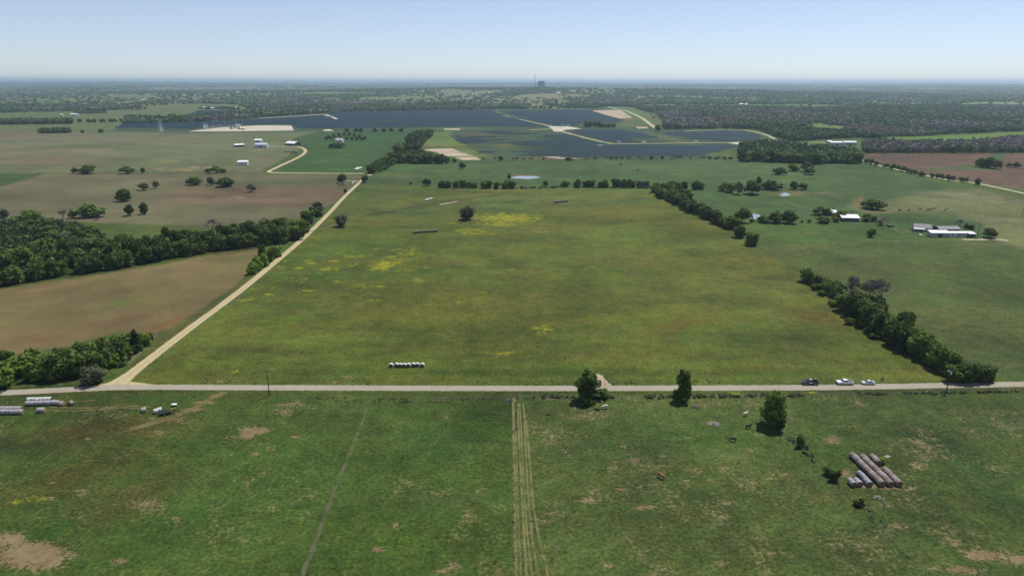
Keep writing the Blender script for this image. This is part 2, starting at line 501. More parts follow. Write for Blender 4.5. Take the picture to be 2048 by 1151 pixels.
    B(960, 270, 50, 5, c=S(128, 118, 90), k=.7); B(1010, 292, 24, 4, c=S(120, 130, 60), k=.8); B(1150, 308, 40, 4, c=S(110, 124, 60), k=.7); B(1440, 305, 40, 8, c=S(112, 128, 64), k=.7)
    B(905, 257, 60, 2, c=S(120, 130, 74), k=.8); B(1260, 248, 40, 6, c=S(112, 122, 78), k=.8); B(1330, 275, 60, 4, c=S(104, 122, 72), k=.8, rot=12); B(1255, 239, 12, 3, c=S(166, 124, 86), k=.7)
    B(1070, 317, 60, 1.5, c=S(150, 128, 100), k=.8)
    for b in [(870, 290, 30, 2), (840, 293, 30, 2)]: B(*b, c=S(132, 112, 84), k=.6)
    # clearings among the woods
    for poly, c in CLEAR: P(poly, c, soft=1)
    for poly in WOODS: P(poly, S(60, 66, 44), soft=1)

    # ---- central meadow
    MEAD = [(735, 372), (700, 392), (672, 424), (628, 458), (560, 520), (486, 584), (420, 640), (335, 694), (250, 766), (1000, 768), (2048, 760), (1990, 750), (1925, 752), (1880, 725), (1750, 645), (1700, 600), (1600, 545), (1505, 490), (1400, 420), (1310, 375)]
    m = P(MEAD, S(96, 115, 47), soft=2.5)
    M[:, 2] = np.maximum(M[:, 2], m * .34)
    P([(735, 372), (900, 377), (1300, 374), (1400, 410), (1250, 408), (1100, 425), (900, 445), (700, 440), (660, 432)], S(88, 112, 60), soft=14, k=.85)
    B(1150, 395, 160, 6, c=S(108, 128, 80), k=.6); B(1050, 385, 120, 3, c=S(100, 110, 60), k=.5)
    P([(600, 500), (760, 470), (880, 500), (900, 570), (700, 620), (450, 640), (520, 560)], S(70, 98, 42), soft=30, k=.7)
    B(1330, 440, 150, 16, c=S(116, 112, 46), k=.6, rot=8); B(1180, 440, 160, 8, c=S(110, 106, 46), k=.5, rot=-14); B(1240, 420, 100, 8, c=S(112, 118, 56), k=.5)
    B(1560, 560, 130, 36, c=S(102, 108, 46), k=.6, rot=20); B(1640, 630, 110, 26, c=S(108, 90, 44), k=.7, rot=10); B(1560, 680, 160, 18, c=S(76, 92, 34), k=.6)
    B(1060, 640, 300, 40, c=S(96, 100, 42), k=.5); B(1150, 590, 260, 22, c=S(104, 100, 46), k=.5); B(800, 620, 200, 24, c=S(100, 94, 44), k=.5); B(700, 660, 230, 18, c=S(88, 84, 38), k=.5)
    B(1350, 650, 100, 18, c=S(110, 94, 42), k=.6, rot=-20); B(860, 690, 160, 12, c=S(86, 80, 36), k=.6); B(1000, 705, 170, 14, c=S(96, 100, 40), k=.6); B(1450, 710, 220, 12, c=S(72, 78, 30), k=.6)
    B(520, 700, 170, 9, c=S(64, 70, 34), k=.75, rot=2); B(460, 742, 200, 8, c=S(74, 96, 42), k=.7); B(1100, 745, 700, 9, c=S(62, 86, 34), k=.8); B(1000, 762, 1000, 3.5, c=S(88, 92, 48), k=.6)
    B(350, 720, 60, 12, c=S(78, 66, 36), k=.6, rot=-20); B(1230, 530, 90, 14, c=S(84, 92, 50), k=.6); B(1080, 570, 50, 14, c=S(72, 86, 40), k=.6); B(760, 590, 120, 10, c=S(108, 100, 48), k=.45); B(1400, 600, 140, 20, c=S(96, 106, 46), k=.5)
    B(905, 531, 26, 6, c=S(84, 104, 72), k=.7); B(1500, 560, 60, 8, c=S(84, 92, 46), k=.5)
    for i in range(60):
        B(rng.uniform(430, 1750), rng.uniform(480, 740), rng.uniform(30, 110), rng.uniform(3, 10), c=rng.choice([S(108, 104, 50), S(74, 92, 36), S(100, 112, 48), S(104, 88, 46), S(88, 96, 56)]), k=rng.uniform(.2, .5), rot=rng.uniform(-12, 12))
    # darker moist line through the meadow
    for i in range(34):
        t = i / 33; B(640 + 360 * t, 452 - 62 * t - 6 * math.sin(t * 3), 20, 2.2, c=S(76, 76, 50), k=.55, rot=-10)
    for i in range(14):
        t = i / 13; B(560 + 110 * t, 462 - 10 * t, 14, 1.6, c=S(98, 118, 76), k=.6)
    # yellow flowers
    for b in [(1015, 436, 70, 9, .75, 1), (1000, 447, 50, 6, .6, 0), (765, 530, 22, 11, .8, 0), (795, 525, 20, 5, .62, 0), (806, 540, 16, 4, .62, 0), (810, 505, 40, 12, .5, 0), (720, 512, 40, 3, .55, 0), (665, 522, 15, 3, .6, 0), (655, 538, 20, 4, .65, 0), (700, 528, 14, 3, .6, 0),
              (620, 524, 16, 4, .58, 0), (598, 535, 10, 4, .62, 0), (600, 558, 18, 7, .55, 0), (570, 540, 8, 2.5, .55, 0), (672, 563, 10, 2.5, .55, 0), (612, 582, 20, 4, .52, 0), (542, 590, 12, 3, .52, 0), (540, 575, 12, 3, .48, 0), (718, 570, 40, 5, .46, 0), (1085, 463, 20, 4, .52, 0),
              (1085, 660, 24, 9, .62, 0), (1000, 705, 46, 7, .38, 0), (470, 742, 24, 3, .52, 0), (940, 462, 40, 9, .52, 0), (830, 560, 40, 5, .46, 0), (500, 600, 30, 4, .44, 0), (1180, 536, 40, 4, .42, 0), (1035, 540, 20, 3, .45, 0)]:
        B(b[0], b[1], b[2] * 1.45, b[3] * 1.45, k=b[4], ch=1)
        B(b[0], b[1], b[2] * 1.6, b[3] * 1.5, c=S(98, 116, 44), k=.35)

    for i in range(70):
        if i < 45: fx, fy = rng.uniform(480, 900), rng.uniform(488, 610)
        elif i < 62: fx, fy = rng.uniform(900, 1095), rng.uniform(424, 470)
        else: fx, fy = rng.uniform(900, 1250), rng.uniform(520, 700)
        B(fx, fy, rng.uniform(6, 22), rng.uniform(1.6, 4), k=rng.uniform(.42, .62), ch=1)
    # ---- foreground pastures
    P([(-900, 790), (0, 792), (240, 786), (1022, 785), (1024, 1900), (-900, 1900)], S(70, 93, 43), soft=2)
    P([(1026, 785), (1560, 783), (1720, 1000), (2100, 1500), (2100, 1900), (1026, 1900)], S(82, 101, 54), soft=2)
    P([(1560, 783), (2048, 776), (2900, 740), (2900, 1900), (2100, 1900), (1720, 1000)], S(77, 98, 50), soft=2)
    P([(-900, 782), (230, 777), (1024, 782), (2048, 774), (2900, 735), (2900, 752), (2048, 786), (1024, 792), (240, 788), (-900, 812)], S(74, 84, 38), soft=3, k=.8)
    B(200, 860, 200, 24, c=S(86, 72, 42), k=.75, rot=-6); B(120, 960, 170, 34, c=S(76, 74, 40), k=.8, rot=-20); B(250, 1000, 180, 40, c=S(72, 66, 42), k=.6, rot=-25); B(10, 890, 60, 22, c=S(46, 62, 34), k=.85); B(110, 990, 30, 8, c=S(54, 66, 34), k=.5)
    B(450, 900, 130, 30, c=S(58, 86, 36), k=.6); B(240, 920, 60, 12, c=S(64, 70, 34), k=.6); B(400, 1040, 160, 40, c=S(58, 88, 40), k=.6, rot=-20); B(110, 1060, 80, 14, c=S(44, 80, 34), k=.7, rot=-20); B(600, 950, 120, 60, c=S(56, 88, 38), k=.5)
    B(870, 890, 90, 40, c=S(66, 100, 52), k=.7); B(950, 850, 60, 30, c=S(54, 92, 30), k=.6); B(900, 1000, 90, 14, c=S(84, 100, 66), k=.6, rot=-6); B(960, 950, 40, 40, c=S(74, 98, 36), k=.5); B(820, 1080, 160, 50, c=S(70, 98, 34), k=.6); B(720, 860, 100, 24, c=S(66, 80, 42), k=.4)
    B(860, 800, 60, 5, c=S(84, 94, 54), k=.6); B(700, 800, 120, 5, c=S(80, 92, 52), k=.6); B(480, 795, 60, 5, c=S(88, 86, 54), k=.5)
    B(1250, 1050, 260, 50, c=S(62, 76, 42), k=.55); B(1500, 1010, 240, 40, c=S(58, 76, 40), k=.6); B(1500, 1110, 260, 40, c=S(60, 72, 40), k=.6); B(1400, 870, 260, 26, c=S(60, 94, 42), k=.55); B(1200, 900, 140, 20, c=S(84, 106, 66), k=.5); B(1640, 900, 60, 24, c=S(62, 98, 40), k=.6, rot=30); B(1280, 1000, 20, 60, c=S(56, 78, 40), k=.3)
    B(1860, 880, 110, 20, c=S(50, 76, 44), k=.8, rot=20); B(1960, 930, 110, 26, c=S(48, 74, 42), k=.75, rot=30); B(2000, 1000, 130, 40, c=S(54, 80, 40), k=.7, rot=30); B(1750, 840, 150, 22, c=S(82, 102, 54), k=.6); B(1900, 1040, 120, 30, c=S(66, 78, 46), k=.5, rot=20); B(2010, 850, 60, 14, c=S(72, 106, 66), k=.6)
    B(1780, 1060, 160, 40, c=S(64, 84, 46), k=.5)
    # cattle worn soil
    soil = [(510, 860, 36, 9, .95), (495, 870, 16, 10, .95), (588, 873, 12, 3.5, .8), (580, 808, 46, 7, .62), (570, 825, 30, 9, .55), (628, 812, 14, 5, .6), (545, 898, 12, 3, .6), (510, 907, 12, 4, .7), (60, 1110, 90, 34, 1.0), (20, 1080, 40, 20, .9), (140, 1108, 26, 10, .7), (240, 1122, 24, 8, .6), (425, 1083, 14, 6, .6), (350, 1040, 26, 12, .42), (300, 1010, 60, 30, .36), (150, 985, 40, 14, .4),
            (757, 1098, 18, 7, .75), (905, 1130, 20, 12, .65), (885, 1140, 24, 8, .6), (990, 1128, 12, 8, .6), (960, 1060, 20, 10, .4), (960, 980, 20, 8, .35), (842, 972, 8, 4, .5), (790, 1050, 14, 8, .5),
            (1105, 872, 14, 9, .66), (1160, 870, 20, 3, .45), (1210, 833, 12, 4, .62), (1178, 1000, 22, 9, .68), (1230, 975, 30, 9, .56), (1290, 1015, 24, 7, .66), (1200, 1000, 60, 6, .45), (1320, 912, 10, 4, .6), (1265, 920, 24, 9, .5), (1395, 944, 16, 11, .6), (1420, 960, 12, 6, .5), (1370, 960, 14, 4, .5), (1425, 985, 14, 4, .5), (1250, 892, 20, 10, .42), (1500, 900, 14, 6, .5), (1520, 870, 24, 4, .45), (1375, 1035, 24, 10, .42), (1460, 1005, 16, 10, .42), (1440, 1080, 20, 8, .45), (1450, 1125, 30, 10, .45), (1115, 1100, 14, 30, .42), (1140, 1060, 24, 12, .36), (1220, 1130, 20, 10, .42), (1340, 1010, 80, 16, .33),
            (1910, 1085, 26, 10, .62), (1975, 1110, 60, 14, .72), (2030, 1120, 40, 14, .7), (1930, 1140, 60, 12, .7), (1870, 1135, 20, 8, .6), (1780, 1010, 34, 10, .42), (1800, 1050, 60, 16, .36), (1665, 880, 22, 14, .5), (1835, 930, 26, 14, .52), (1740, 972, 40, 5, .85), (1690, 945, 14, 10, .8), (1700, 950, 24, 8, .6), (1712, 930, 14, 6, .5), (1780, 975, 34, 3, .9), (1821, 976, 8, 4, 1.0), (1830, 975, 10, 4, .7), (1570, 880, 10, 4, .6), (2040, 870, 16, 6, .45),
            (385, 818, 36, 5, .8), (410, 805, 30, 4, .85), (430, 792, 14, 4, .9), (442, 762, 12, 2.2, 1), (318, 765, 4, 1.6, .9), (305, 835, 7, 2.2, 1), (175, 876, 9, 2.2, 1), (286, 861, 5, 1.6, 1), (25, 845, 6, 1.6, 1), (105, 964, 6, 2.2, .9), (102, 995, 7, 3, .9), (412, 833, 4, 1.4, .8), (288, 736, 5, 2, .9), (545, 737, 6, 2, 1), (671, 763, 8, 2, 1), (695, 753, 16, 3, .6), (410, 763, 40, 1.8, .62), (470, 760, 40, 1.6, .7), (340, 840, 60, 8, .45), (300, 865, 60, 8, .36), (500, 758, 30, 2, .5), (1260, 797, 20, 3, .4), (1410, 797, 40, 4, .4), (1390, 816, 10, 4, .4), (1427, 848, 12, 6, .6), (1200, 762, 12, 6, .6), (1028, 799, 5, 6, .9), (1098, 797, 30, 3, .45), (1300, 770, 700, 1.5, .2),
            (1110, 402, 10, 2, .35), (1570, 640, 30, 8, .36)]
    for s in soil: B(s[0], s[1], s[2], s[3], k=s[4], ch=0, hard=1.3)
    # hedge foot
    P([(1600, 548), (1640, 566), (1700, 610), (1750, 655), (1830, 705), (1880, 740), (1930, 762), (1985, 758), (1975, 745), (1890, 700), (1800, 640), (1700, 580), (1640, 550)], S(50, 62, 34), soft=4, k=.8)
    for i in range(16):
        t = i / 15; B(1690 + 190 * t, 622 + 118 * t, 10, 3, c=S(128, 122, 92), k=.6, rot=30)
    # yellow flowers near the fence
    for b in [(70, 995, 40, 12, .42), (30, 1005, 24, 10, .42), (110, 975, 40, 8, .38), (1475, 786, 26, 2.5, .72), (1625, 784, 16, 3, .8), (1857, 782, 8, 2.5, .85), (1700, 786, 20, 2, .5), (270, 930, 30, 8, .42), (980, 745, 20, 2, .4)]:
        B(b[0], b[1], b[2], b[3], k=b[4], ch=1)

    # large scale unevenness of the turf
    v = fbm(x / 70, y / 70, 51, 4)
    v2 = fbm(x / 14, y / 14, 61, 3)
    nearw = sstep(255, 300, py)
    C[:, :3] *= (1 + nearw * ((v - .5) * .8 + (v2 - .5) * .4))[:, None]
    st = np.clip((fbm(x / 120, y / 34, 78, 4) - .48) * 3.2, 0, 1)
    tanp = polymask(px, py, [(-900, 800), (-400, 648), (0, 578), (330, 528), (519, 500), (488, 556), (340, 662), (240, 662), (60, 705), (-400, 790)], 4)
    tan = polymask(px, py, [(-900, 262), (620, 262), (520, 344), (730, 351), (655, 412), (600, 438), (300, 455), (-900, 460)], 6) * (C[:, 0] > C[:, 1] * .8)
    C[:, :3] += (np.array(S(140, 124, 112))[None] - C[:, :3]) * (st * tan * .5)[:, None]
    st2 = np.clip((fbm(x / 90 + 7, y / 40, 79, 4) - .52) * 3.2, 0, 1)
    C[:, :3] += (np.array(S(92, 106, 68))[None] - C[:, :3]) * (st2 * tan * .5)[:, None]
    tan0 = polymask(px, py, [(-900, 262), (620, 262), (520, 344), (730, 351), (655, 412), (600, 438), (300, 455), (-900, 460)], 6)
    M[:, 3] = 1 - .6 * np.maximum(tanp, tan0)
    dry = np.clip((fbm(x / 40, y / 40, 77, 4) - .5) * 3, 0, 1) * nearw * M[:, 3]
    M[:, 2] = np.clip(np.maximum(M[:, 2], .25 * nearw) + dry * .4, 0, 1)
    mR = polymask(px, py, [(1030, 792), (1560, 790), (2048, 790), (2900, 760), (2900, 1900), (1030, 1900)], 6)
    mL = polymask(px, py, [(-900, 800), (1015, 796), (1015, 1900), (-900, 1900)], 6)
    cl = np.clip((fbm(x / 11, y / 11, 88, 4) - .44) * 3.2, 0, 1)
    M[:, 0] = np.maximum(M[:, 0], mR * (.10 + .26 * cl) + mL * (.06 + .20 * cl))
    mm = polymask(px, py, MEAD, 6)
    g1 = np.clip((fbm(x / 48, y / 26, 101, 5) - .45) * 4, 0, 1) * mm * .6
    C[:, :3] += (np.array(S(118, 118, 50))[None] - C[:, :3]) * g1[:, None]
    g2 = np.clip((fbm(x / 40 + 9, y / 20, 103, 5) - .5) * 4, 0, 1) * mm * .65
    C[:, :3] += (np.array(S(66, 84, 36))[None] - C[:, :3]) * g2[:, None]
    g3 = np.clip((fbm(x / 9 + 5, y / 7, 105, 3) - .6) * 5, 0, 1) * mm * .25
    C[:, :3] += (np.array(S(122, 104, 66))[None] - C[:, :3]) * g3[:, None]
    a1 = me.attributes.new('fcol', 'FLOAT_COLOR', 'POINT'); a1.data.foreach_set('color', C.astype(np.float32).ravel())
    a2 = me.attributes.new('fmix', 'FLOAT_COLOR', 'POINT'); a2.data.foreach_set('color', M.astype(np.float32).ravel())
    # material
    mt, nt, b = newmat('turf_and_soil')
    p = gpos(nt)
    fc_ = nt.nodes.new('ShaderNodeAttribute'); fc_.attribute_name = 'fcol'
    fm = nt.nodes.new('ShaderNodeAttribute'); fm.attribute_name = 'fmix'
    sep = nt.nodes.new('ShaderNodeSeparateColor'); nt.links.new(fm.outputs['Color'], sep.inputs[0])
    nA = noise(nt, p, .04, 6, .6); nB = noise(nt, p, .2, 6, .68, 0); nC = noise(nt, p, .9, 5, .72); nD = noise(nt, p, .12, 5, .6, 0); nH = noise(nt, p, 3.4, 3, .7)
    mx = lambda q, a_: rngmap(nt, q, .34, .66, 1 - a_, 1 + a_)
    f = mathn(nt, 'MULTIPLY', mathn(nt, 'MULTIPLY', mx(nA, .16), mx(nB, .26)), mathn(nt, 'MULTIPLY', mx(nC, .46), mx(nH, .36)))
    f = mathn(nt, 'MULTIPLY', f, .97)
    f = mathn(nt, 'ADD', 1.0, mathn(nt, 'MULTIPLY', mathn(nt, 'SUBTRACT', f, 1.0), fm.outputs['Alpha']))
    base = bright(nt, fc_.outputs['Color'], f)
    # hue drift: dry stems and lush tufts
    dryc = mixc(nt, mathn(nt, 'MULTIPLY', smooth(nt, mathn(nt, 'ADD', mathn(nt, 'MULTIPLY', nD, .55), mathn(nt, 'MULTIPLY', nC, .45)), .47, .64), sep.outputs[2]), base, bright(nt, S(116, 106, 62), f))
    lush = mixc(nt, mathn(nt, 'MULTIPLY', smooth(nt, nB, .52, .7), mathn(nt, 'MULTIPLY', sep.outputs[2], .55)), dryc, bright(nt, S(60, 92, 34), f))
    # soil patches with ragged outline
    e = mathn(nt, 'ADD', mathn(nt, 'ADD', sep.outputs[0], mathn(nt, 'MULTIPLY', mathn(nt, 'SUBTRACT', nB, .5), 1.5)), mathn(nt, 'ADD', mathn(nt, 'MULTIPLY', mathn(nt, 'SUBTRACT', nC, .5), 2.0), mathn(nt, 'MULTIPLY', mathn(nt, 'SUBTRACT', nH, .5), 1.6)))
    sf = smooth(nt, e, .36, .66)
    sf = mathn(nt, 'MULTIPLY', sf, smooth(nt, sep.outputs[0], .05, .3))
    soilc = mixc(nt, smooth(nt, nD, .35, .65), S(146, 120, 104), S(162, 144, 122))
    soilc = bright(nt, soilc, rngmap(nt, nC, .3, .7, .78, 1.15))
    c1 = mixc(nt, mathn(nt, 'MULTIPLY', sf, .88), lush, soilc)
    # flowers
    nF = noise(nt, p, .16, 6, .78); nG = noise(nt, p, 1.6, 3, .7)
    e2 = mathn(nt, 'ADD', mathn(nt, 'ADD', sep.outputs[1], mathn(nt, 'MULTIPLY', mathn(nt, 'SUBTRACT', nF, .5), 2.6)), mathn(nt, 'MULTIPLY', mathn(nt, 'SUBTRACT', nG, .5), 1.2))
    ff = mathn(nt, 'MULTIPLY', smooth(nt, e2, .42, .70), smooth(nt, sep.outputs[1], .05, .3))
    c2 = mixc(nt, mathn(nt, 'MULTIPLY', ff, .8), c1, S(168, 166, 40))
    nt.links.new(c2, b.inputs['Base Color'])
    b.inputs['Roughness'].default_value = .9; b.inputs['Specular IOR Level'].default_value = .12
    bp = nt.nodes.new('ShaderNodeBump'); bp.inputs['Strength'].default_value = .55; bp.inputs['Distance'].default_value = .5
    nt.links.new(mathn(nt, 'ADD', nB, mathn(nt, 'MULTIPLY', nC, .5)), bp.inputs['Height'])
    nt.links.new(bp.outputs[0], b.inputs['Normal'])
    me.materials.append(mt)
    me.update(calc_edges=True)
    o = link('ground', me); o['kind'] = 'structure'
    return o


CLEAR = [
    ([(1262, 212), (1290, 208.5), (1400, 209.5), (1520, 209), (1600, 208), (1690, 211), (1800, 217), (1640, 218.5), (1450, 216), (1330, 217)], S(104, 128, 80)),
    ([(1888, 211), (1950, 204), (2048, 203), (2400, 202), (2400, 214), (2048, 214), (1900, 213)], S(134, 150, 104)),
    ([(1588, 258), (1634, 246), (1690, 252), (1703, 258), (1690, 266), (1594, 264)], S(112, 136, 66)),
    ([(1052, 213), (1080, 212), (1170, 216), (1055, 218)], S(112, 132, 76)),
    ([(1025, 190), (1100, 186), (1190, 190), (1180, 197), (1040, 198)], S(136, 134, 104)),
    ([(716, 196), (850, 194), (870, 199), (720, 201)], S(118, 132, 88)),
    ([(610, 184), (790, 184), (790, 188), (600, 191)], S(118, 134, 90)),
    ([(210, 191), (305, 190), (305, 196), (215, 197)], S(108, 124, 80)),
    ([(297, 174), (518, 173), (518, 179), (300, 181)], S(118, 128, 98)),
    ([(0, 226), (140, 222), (140, 232), (0, 236)], S(96, 116, 68)),
    ([(1280, 226), (1300, 222), (1330, 240), (1326, 258), (1310, 258), (1290, 240)], S(104, 118, 74)),
    ([(880, 181), (1000, 180), (1010, 186), (960, 190), (880, 188)], S(126, 132, 100)),
    ([(1500, 182), (1640, 181), (1640, 184), (1500, 185)], S(112, 126, 96)),
    ([(1180, 176), (1500, 176), (1480, 180), (1200, 180)], S(130, 128, 104)),
]
WOODS = [
    [(250, 248), (254, 238), (380, 238), (470, 228), (520, 220), (700, 210), (1060, 205), (1060, 217), (700, 223), (600, 229), (520, 235), (380, 244)],
    [(1728, 291), (1900, 290), (2048, 280), (2900, 270), (2900, 308), (2048, 305.5), (1725, 307)],
    [(1480, 296), (1560, 290), (1620, 300), (1700, 303), (1722, 318), (1700, 325), (1640, 328), (1510, 323), (1482, 312)],
]
build_ground()

# ------------------------------------------------------------------ roads, tracks, pads, ponds
def catmull(pts, n=8):
    pts = [Vector(p) for p in pts]
    P = [pts[0] * 2 - pts[1]] + pts + [pts[-1] * 2 - pts[-2]]
    out = []
    for i in range(1, len(P) - 2):
        for k in range(n):
            t = k / n
            a, b, c, d = P[i - 1:i + 3]
            out.append(.5 * ((2 * b) + (c - a) * t + (2 * a - 5 * b + 4 * c - d) * t * t + (3 * b - a - 3 * c + d) * t ** 3))
    out.append(pts[-1])
    return out


def strip(name, pxs, width, mat, z, n=8, widths=None, straight=False):
    """a road or track following surveyed points; ragged border in the material"""
    g = [G(*p) for p in pxs]
    c = g if straight else catmull(g, n)
    me = bpy.data.meshes.new(name)
    V = []; A = []; Fs = []
    acr = (-1, -.6, 0, .6, 1)
    L = 0
    for i, p in enumerate(c):
        t = (c[min(i + 1, len(c) - 1)] - c[max(i - 1, 0)]).normalized()
        s = Vector((t.y, -t.x, 0)).normalized()
        wd = width
        if widths:
            q = i / (len(c) - 1) * (len(widths) - 1); k = int(min(q, len(widths) - 2)); wd = widths[k] * (1 - (q - k)) + widths[k + 1] * (q - k)
        for a in acr:
            v = p + s * a * wd / 2
            V.append((v.x, v.y, float(hfun(v.x, v.y)) + z)); A.append(a)
    for i in range(len(c) - 1):
        for k in range(4):
            Fs.append((i * 5 + k, i * 5 + k + 1, i * 5 + k + 6, i * 5 + k + 5))
    me.from_pydata(V, [], Fs)
    at = me.attributes.new('across', 'FLOAT', 'POINT'); at.data.foreach_set('value', A)
    me.materials.append(mat); me.update()
    o = link(name, me); o['kind'] = 'structure'
    return o


def sheet(name, pxs, mat, z, wobble=0):
    me = bpy.data.meshes.new(name)
    g = [G(*p) for p in pxs]
    bm = bmesh.new()
    vs = [bm.verts.new((p.x, p.y, float(hfun(p.x, p.y)) + z)) for p in g]
    f = bm.faces.new(vs)
    if f.normal.z < 0: f.normal_flip()
    bmesh.ops.triangulate(bm, faces=[f])
    bm.normal_update()
    for f in bm.faces:
        if f.normal.z < 0: f.normal_flip()
    bm.to_mesh(me); bm.free(); me.materials.append(mat)
    o = link(name, me); o['kind'] = 'structure'
    return o


def roadmat(name, c, c2, cen=None, alpha_lo=.82, patchy=0.0, nscale=.5, cov=0.0, detail=.8):
    m, nt, b = newmat(name)
    p = gpos(nt)
    a = nt.nodes.new('ShaderNodeAttribute'); a.attribute_name = 'across'
    ab = mathn(nt, 'ABSOLUTE', a.outputs['Fac'])
    n1 = noise(nt, p, nscale, 5, .65); n2 = noise(nt, p, .06, 4); n3 = noise(nt, p, 2.5, 4, .7)
    colr = mixc(nt, smooth(nt, n2, .35, .65), c, c2)
    if cen is not None:
        tr = mathn(nt, 'ABSOLUTE', mathn(nt, 'SUBTRACT', ab, .42))
        colr = mixc(nt, mathn(nt, 'MULTIPLY', smooth(nt, mathn(nt, 'SUBTRACT', .4, tr), .1, .4), .6), colr, cen)
    colr = bright(nt, colr, rngmap(nt, mathn(nt, 'ADD', mathn(nt, 'MULTIPLY', n1, .6), mathn(nt, 'MULTIPLY', n3, .4)), .3, .7, .86, 1.14))
    nt.links.new(colr, b.inputs['Base Color']); b.inputs['Roughness'].default_value = .92; b.inputs['Specular IOR Level'].default_value = .15
    e = mathn(nt, 'ADD', ab, mathn(nt, 'MULTIPLY', mathn(nt, 'SUBTRACT', n1, .5), detail))
    al = smooth(nt, mathn(nt, 'SUBTRACT', 1.0, e), 1 - alpha_lo - .06, 1 - alpha_lo + .06)
    if patchy > 0:
        pt = smooth(nt, mathn(nt, 'ADD', mathn(nt, 'MULTIPLY', noise(nt, p, .22, 4, .7), .7), mathn(nt, 'MULTIPLY', n3, .35)), patchy - .06, patchy + .1)
        al = mathn(nt, 'MULTIPLY', al, pt)
    if cov: al = mathn(nt, 'MULTIPLY', al, cov)
    nt.links.new(al, b.inputs['Alpha'])
    return m


m_asph = roadmat('worn_asphalt', S(192, 184, 184), S(184, 176, 172), cen=S(170, 162, 164), alpha_lo=.84, detail=.6)
m_grav = roadmat('caliche_gravel', S(208, 194, 166), S(200, 184, 154), cen=S(224, 212, 188), alpha_lo=.8, detail=.5)
m_white = roadmat('white_gravel', S(208, 204, 184), S(196, 190, 168), alpha_lo=.8, detail=.3)
m_pad = simple('pale_crushed_rock', S(222, 216, 212), .9, .12, .02, c2=S(212, 202, 194))
m_sand = simple('bare_sand', S(188, 168, 156), .9, .15, .02, c2=S(206, 190, 178))
m_track = roadmat('worn_wheel_track', S(166, 160, 122), S(146, 146, 102), alpha_lo=.66, patchy=.46, nscale=1.6, cov=.72)
m_trackc = roadmat('trodden_path', S(128, 132, 118), S(134, 132, 112), alpha_lo=.66, patchy=.49, nscale=1.2, cov=.62)
m_faint = roadmat('faint_track', S(150, 138, 100), S(140, 128, 92), alpha_lo=.6, patchy=.46, nscale=.6, cov=.75)

WR = 5.4
strip('road', [(-700, 812), (-300, 795), (0, 785), (120, 779.5), (200, 775.5), (300, 773.6), (500, 774.5), (1024, 776), (1500, 775), (1700, 773.5), (1900, 770), (2048, 767.5), (2500, 758), (2900, 748)], WR, m_asph, .02, 10)
strip('gravel_road', [(228, 771), (244, 760), (268, 742), (330, 694), (400, 641), (480, 581.5), (560, 516), (600, 482), (622, 462), (660, 424), (690, 392), (722, 362), (733, 352)], 5.2, m_grav, .012, 8, widths=[13, 9, 6.4, 5.6, 5.4, 5.4, 5.2, 5.2, 5, 5, 5, 5, 5])
strip('gravel_apron', [(150, 777.3), (200, 773.5), (230, 770), (280, 772.2), (330, 774)], 9, m_grav, .008, 6, widths=[2, 7, 10, 7, 2])
strip('gravel_road', [(738, 351), (738, 348.4), (725, 346.8), (690, 346.6), (600, 346), (548, 345.2), (538, 342.5), (548, 337.5), (568, 328), (592, 317), (607, 308), (611, 301), (604, 295.5), (590, 292.8), (560, 292.2), (540, 293)], 7, m_grav, .02, 6)
strip('path', [(538, 345.5), (480, 345.5), (400, 345)], 3, m_faint, .015, 4)
strip('path', [(716, 362.6), (705, 361.5), (692, 361.5)], 4, m_white, .015, 4)
strip('road', [(1700, 313), (1735, 324), (1780, 336), (1850, 350.5), (1900, 360.5), (1950, 366), (2000, 376), (2048, 386.5), (2300, 440)], 7, m_white, .03, 6)
strip('gravel_road', [(1216, 214), (1236, 218.5), (1250, 221), (1280, 234), (1300, 248), (1312, 256.5)], 14, m_white, .1, 5)
strip('gravel_road', [(1370, 262.4), (1410, 260.5), (1475, 259.5), (1500, 262), (1530, 269), (1556, 281)], 9, m_white, .08, 5)
strip('gravel_road', [(985, 224), (1010, 231.5), (1050, 241), (1085, 248.5), (1110, 256), (1125, 263), (1160, 273), (1195, 281.5), (1225, 288)], 9, m_grav, .08, 5)
strip('gravel_road', [(1060, 259.6), (1090, 258.3), (1115, 257.5)], 14, m_grav, .09, 4)
strip('gravel_road', [(1225, 288), (1300, 286.7), (1380, 285.8), (1460, 285)], 9, m_grav, .07, 4)
strip('gravel_road', [(520, 236.5), (590, 232.5), (640, 229), (652, 229.6), (664, 233.5), (674, 238.5)], 12, m_pad, .09, 4)
strip('gravel_road', [(960, 227), (985, 224.8), (1000, 225)], 16, m_grav, .09, 4)
strip('path', [(380, 244.3), (450, 241.5), (520, 237)], 9, m_trackc, .08, 4)
strip('path', [(1590, 281), (1640, 284), (1662, 286.5)], 8, m_white, .05, 4)
strip('path', [(1612, 291), (1624, 294.5), (1635, 299)], 10, m_grav, .05, 4)
strip('path', [(1990, 480), (2020, 488), (2048, 497), (2300, 560)], 6, m_trackc, .015, 4)
strip('path', [(1925, 478.5), (1960, 479), (1985, 478), (2016, 481)], 5, m_white, .012, 4)
strip('path', [(1760, 424.5), (1850, 428), (1900, 434), (1960, 444), (2048, 470), (2300, 540)], 3.4, m_faint, .012, 5)
strip('path', [(1890, 430), (1950, 440), (2000, 452), (2048, 462)], 2.4, m_trackc, .016, 5)
strip('path', [(1520, 383), (1600, 384), (1680, 395), (1712, 402), (1716, 410), (1706, 417)], 4, m_faint, .012, 5)
strip('path', [(1570, 402), (1590, 410), (1620, 418), (1650, 428)], 4, m_faint, .014, 5)
strip('path', [(1785, 454), (1798, 464), (1822, 471), (1850, 471)], 3, m_faint, .014, 5)
strip('path', [(560, 345.5), (540, 330), (520, 310)], 2, m_faint, .014, 4)
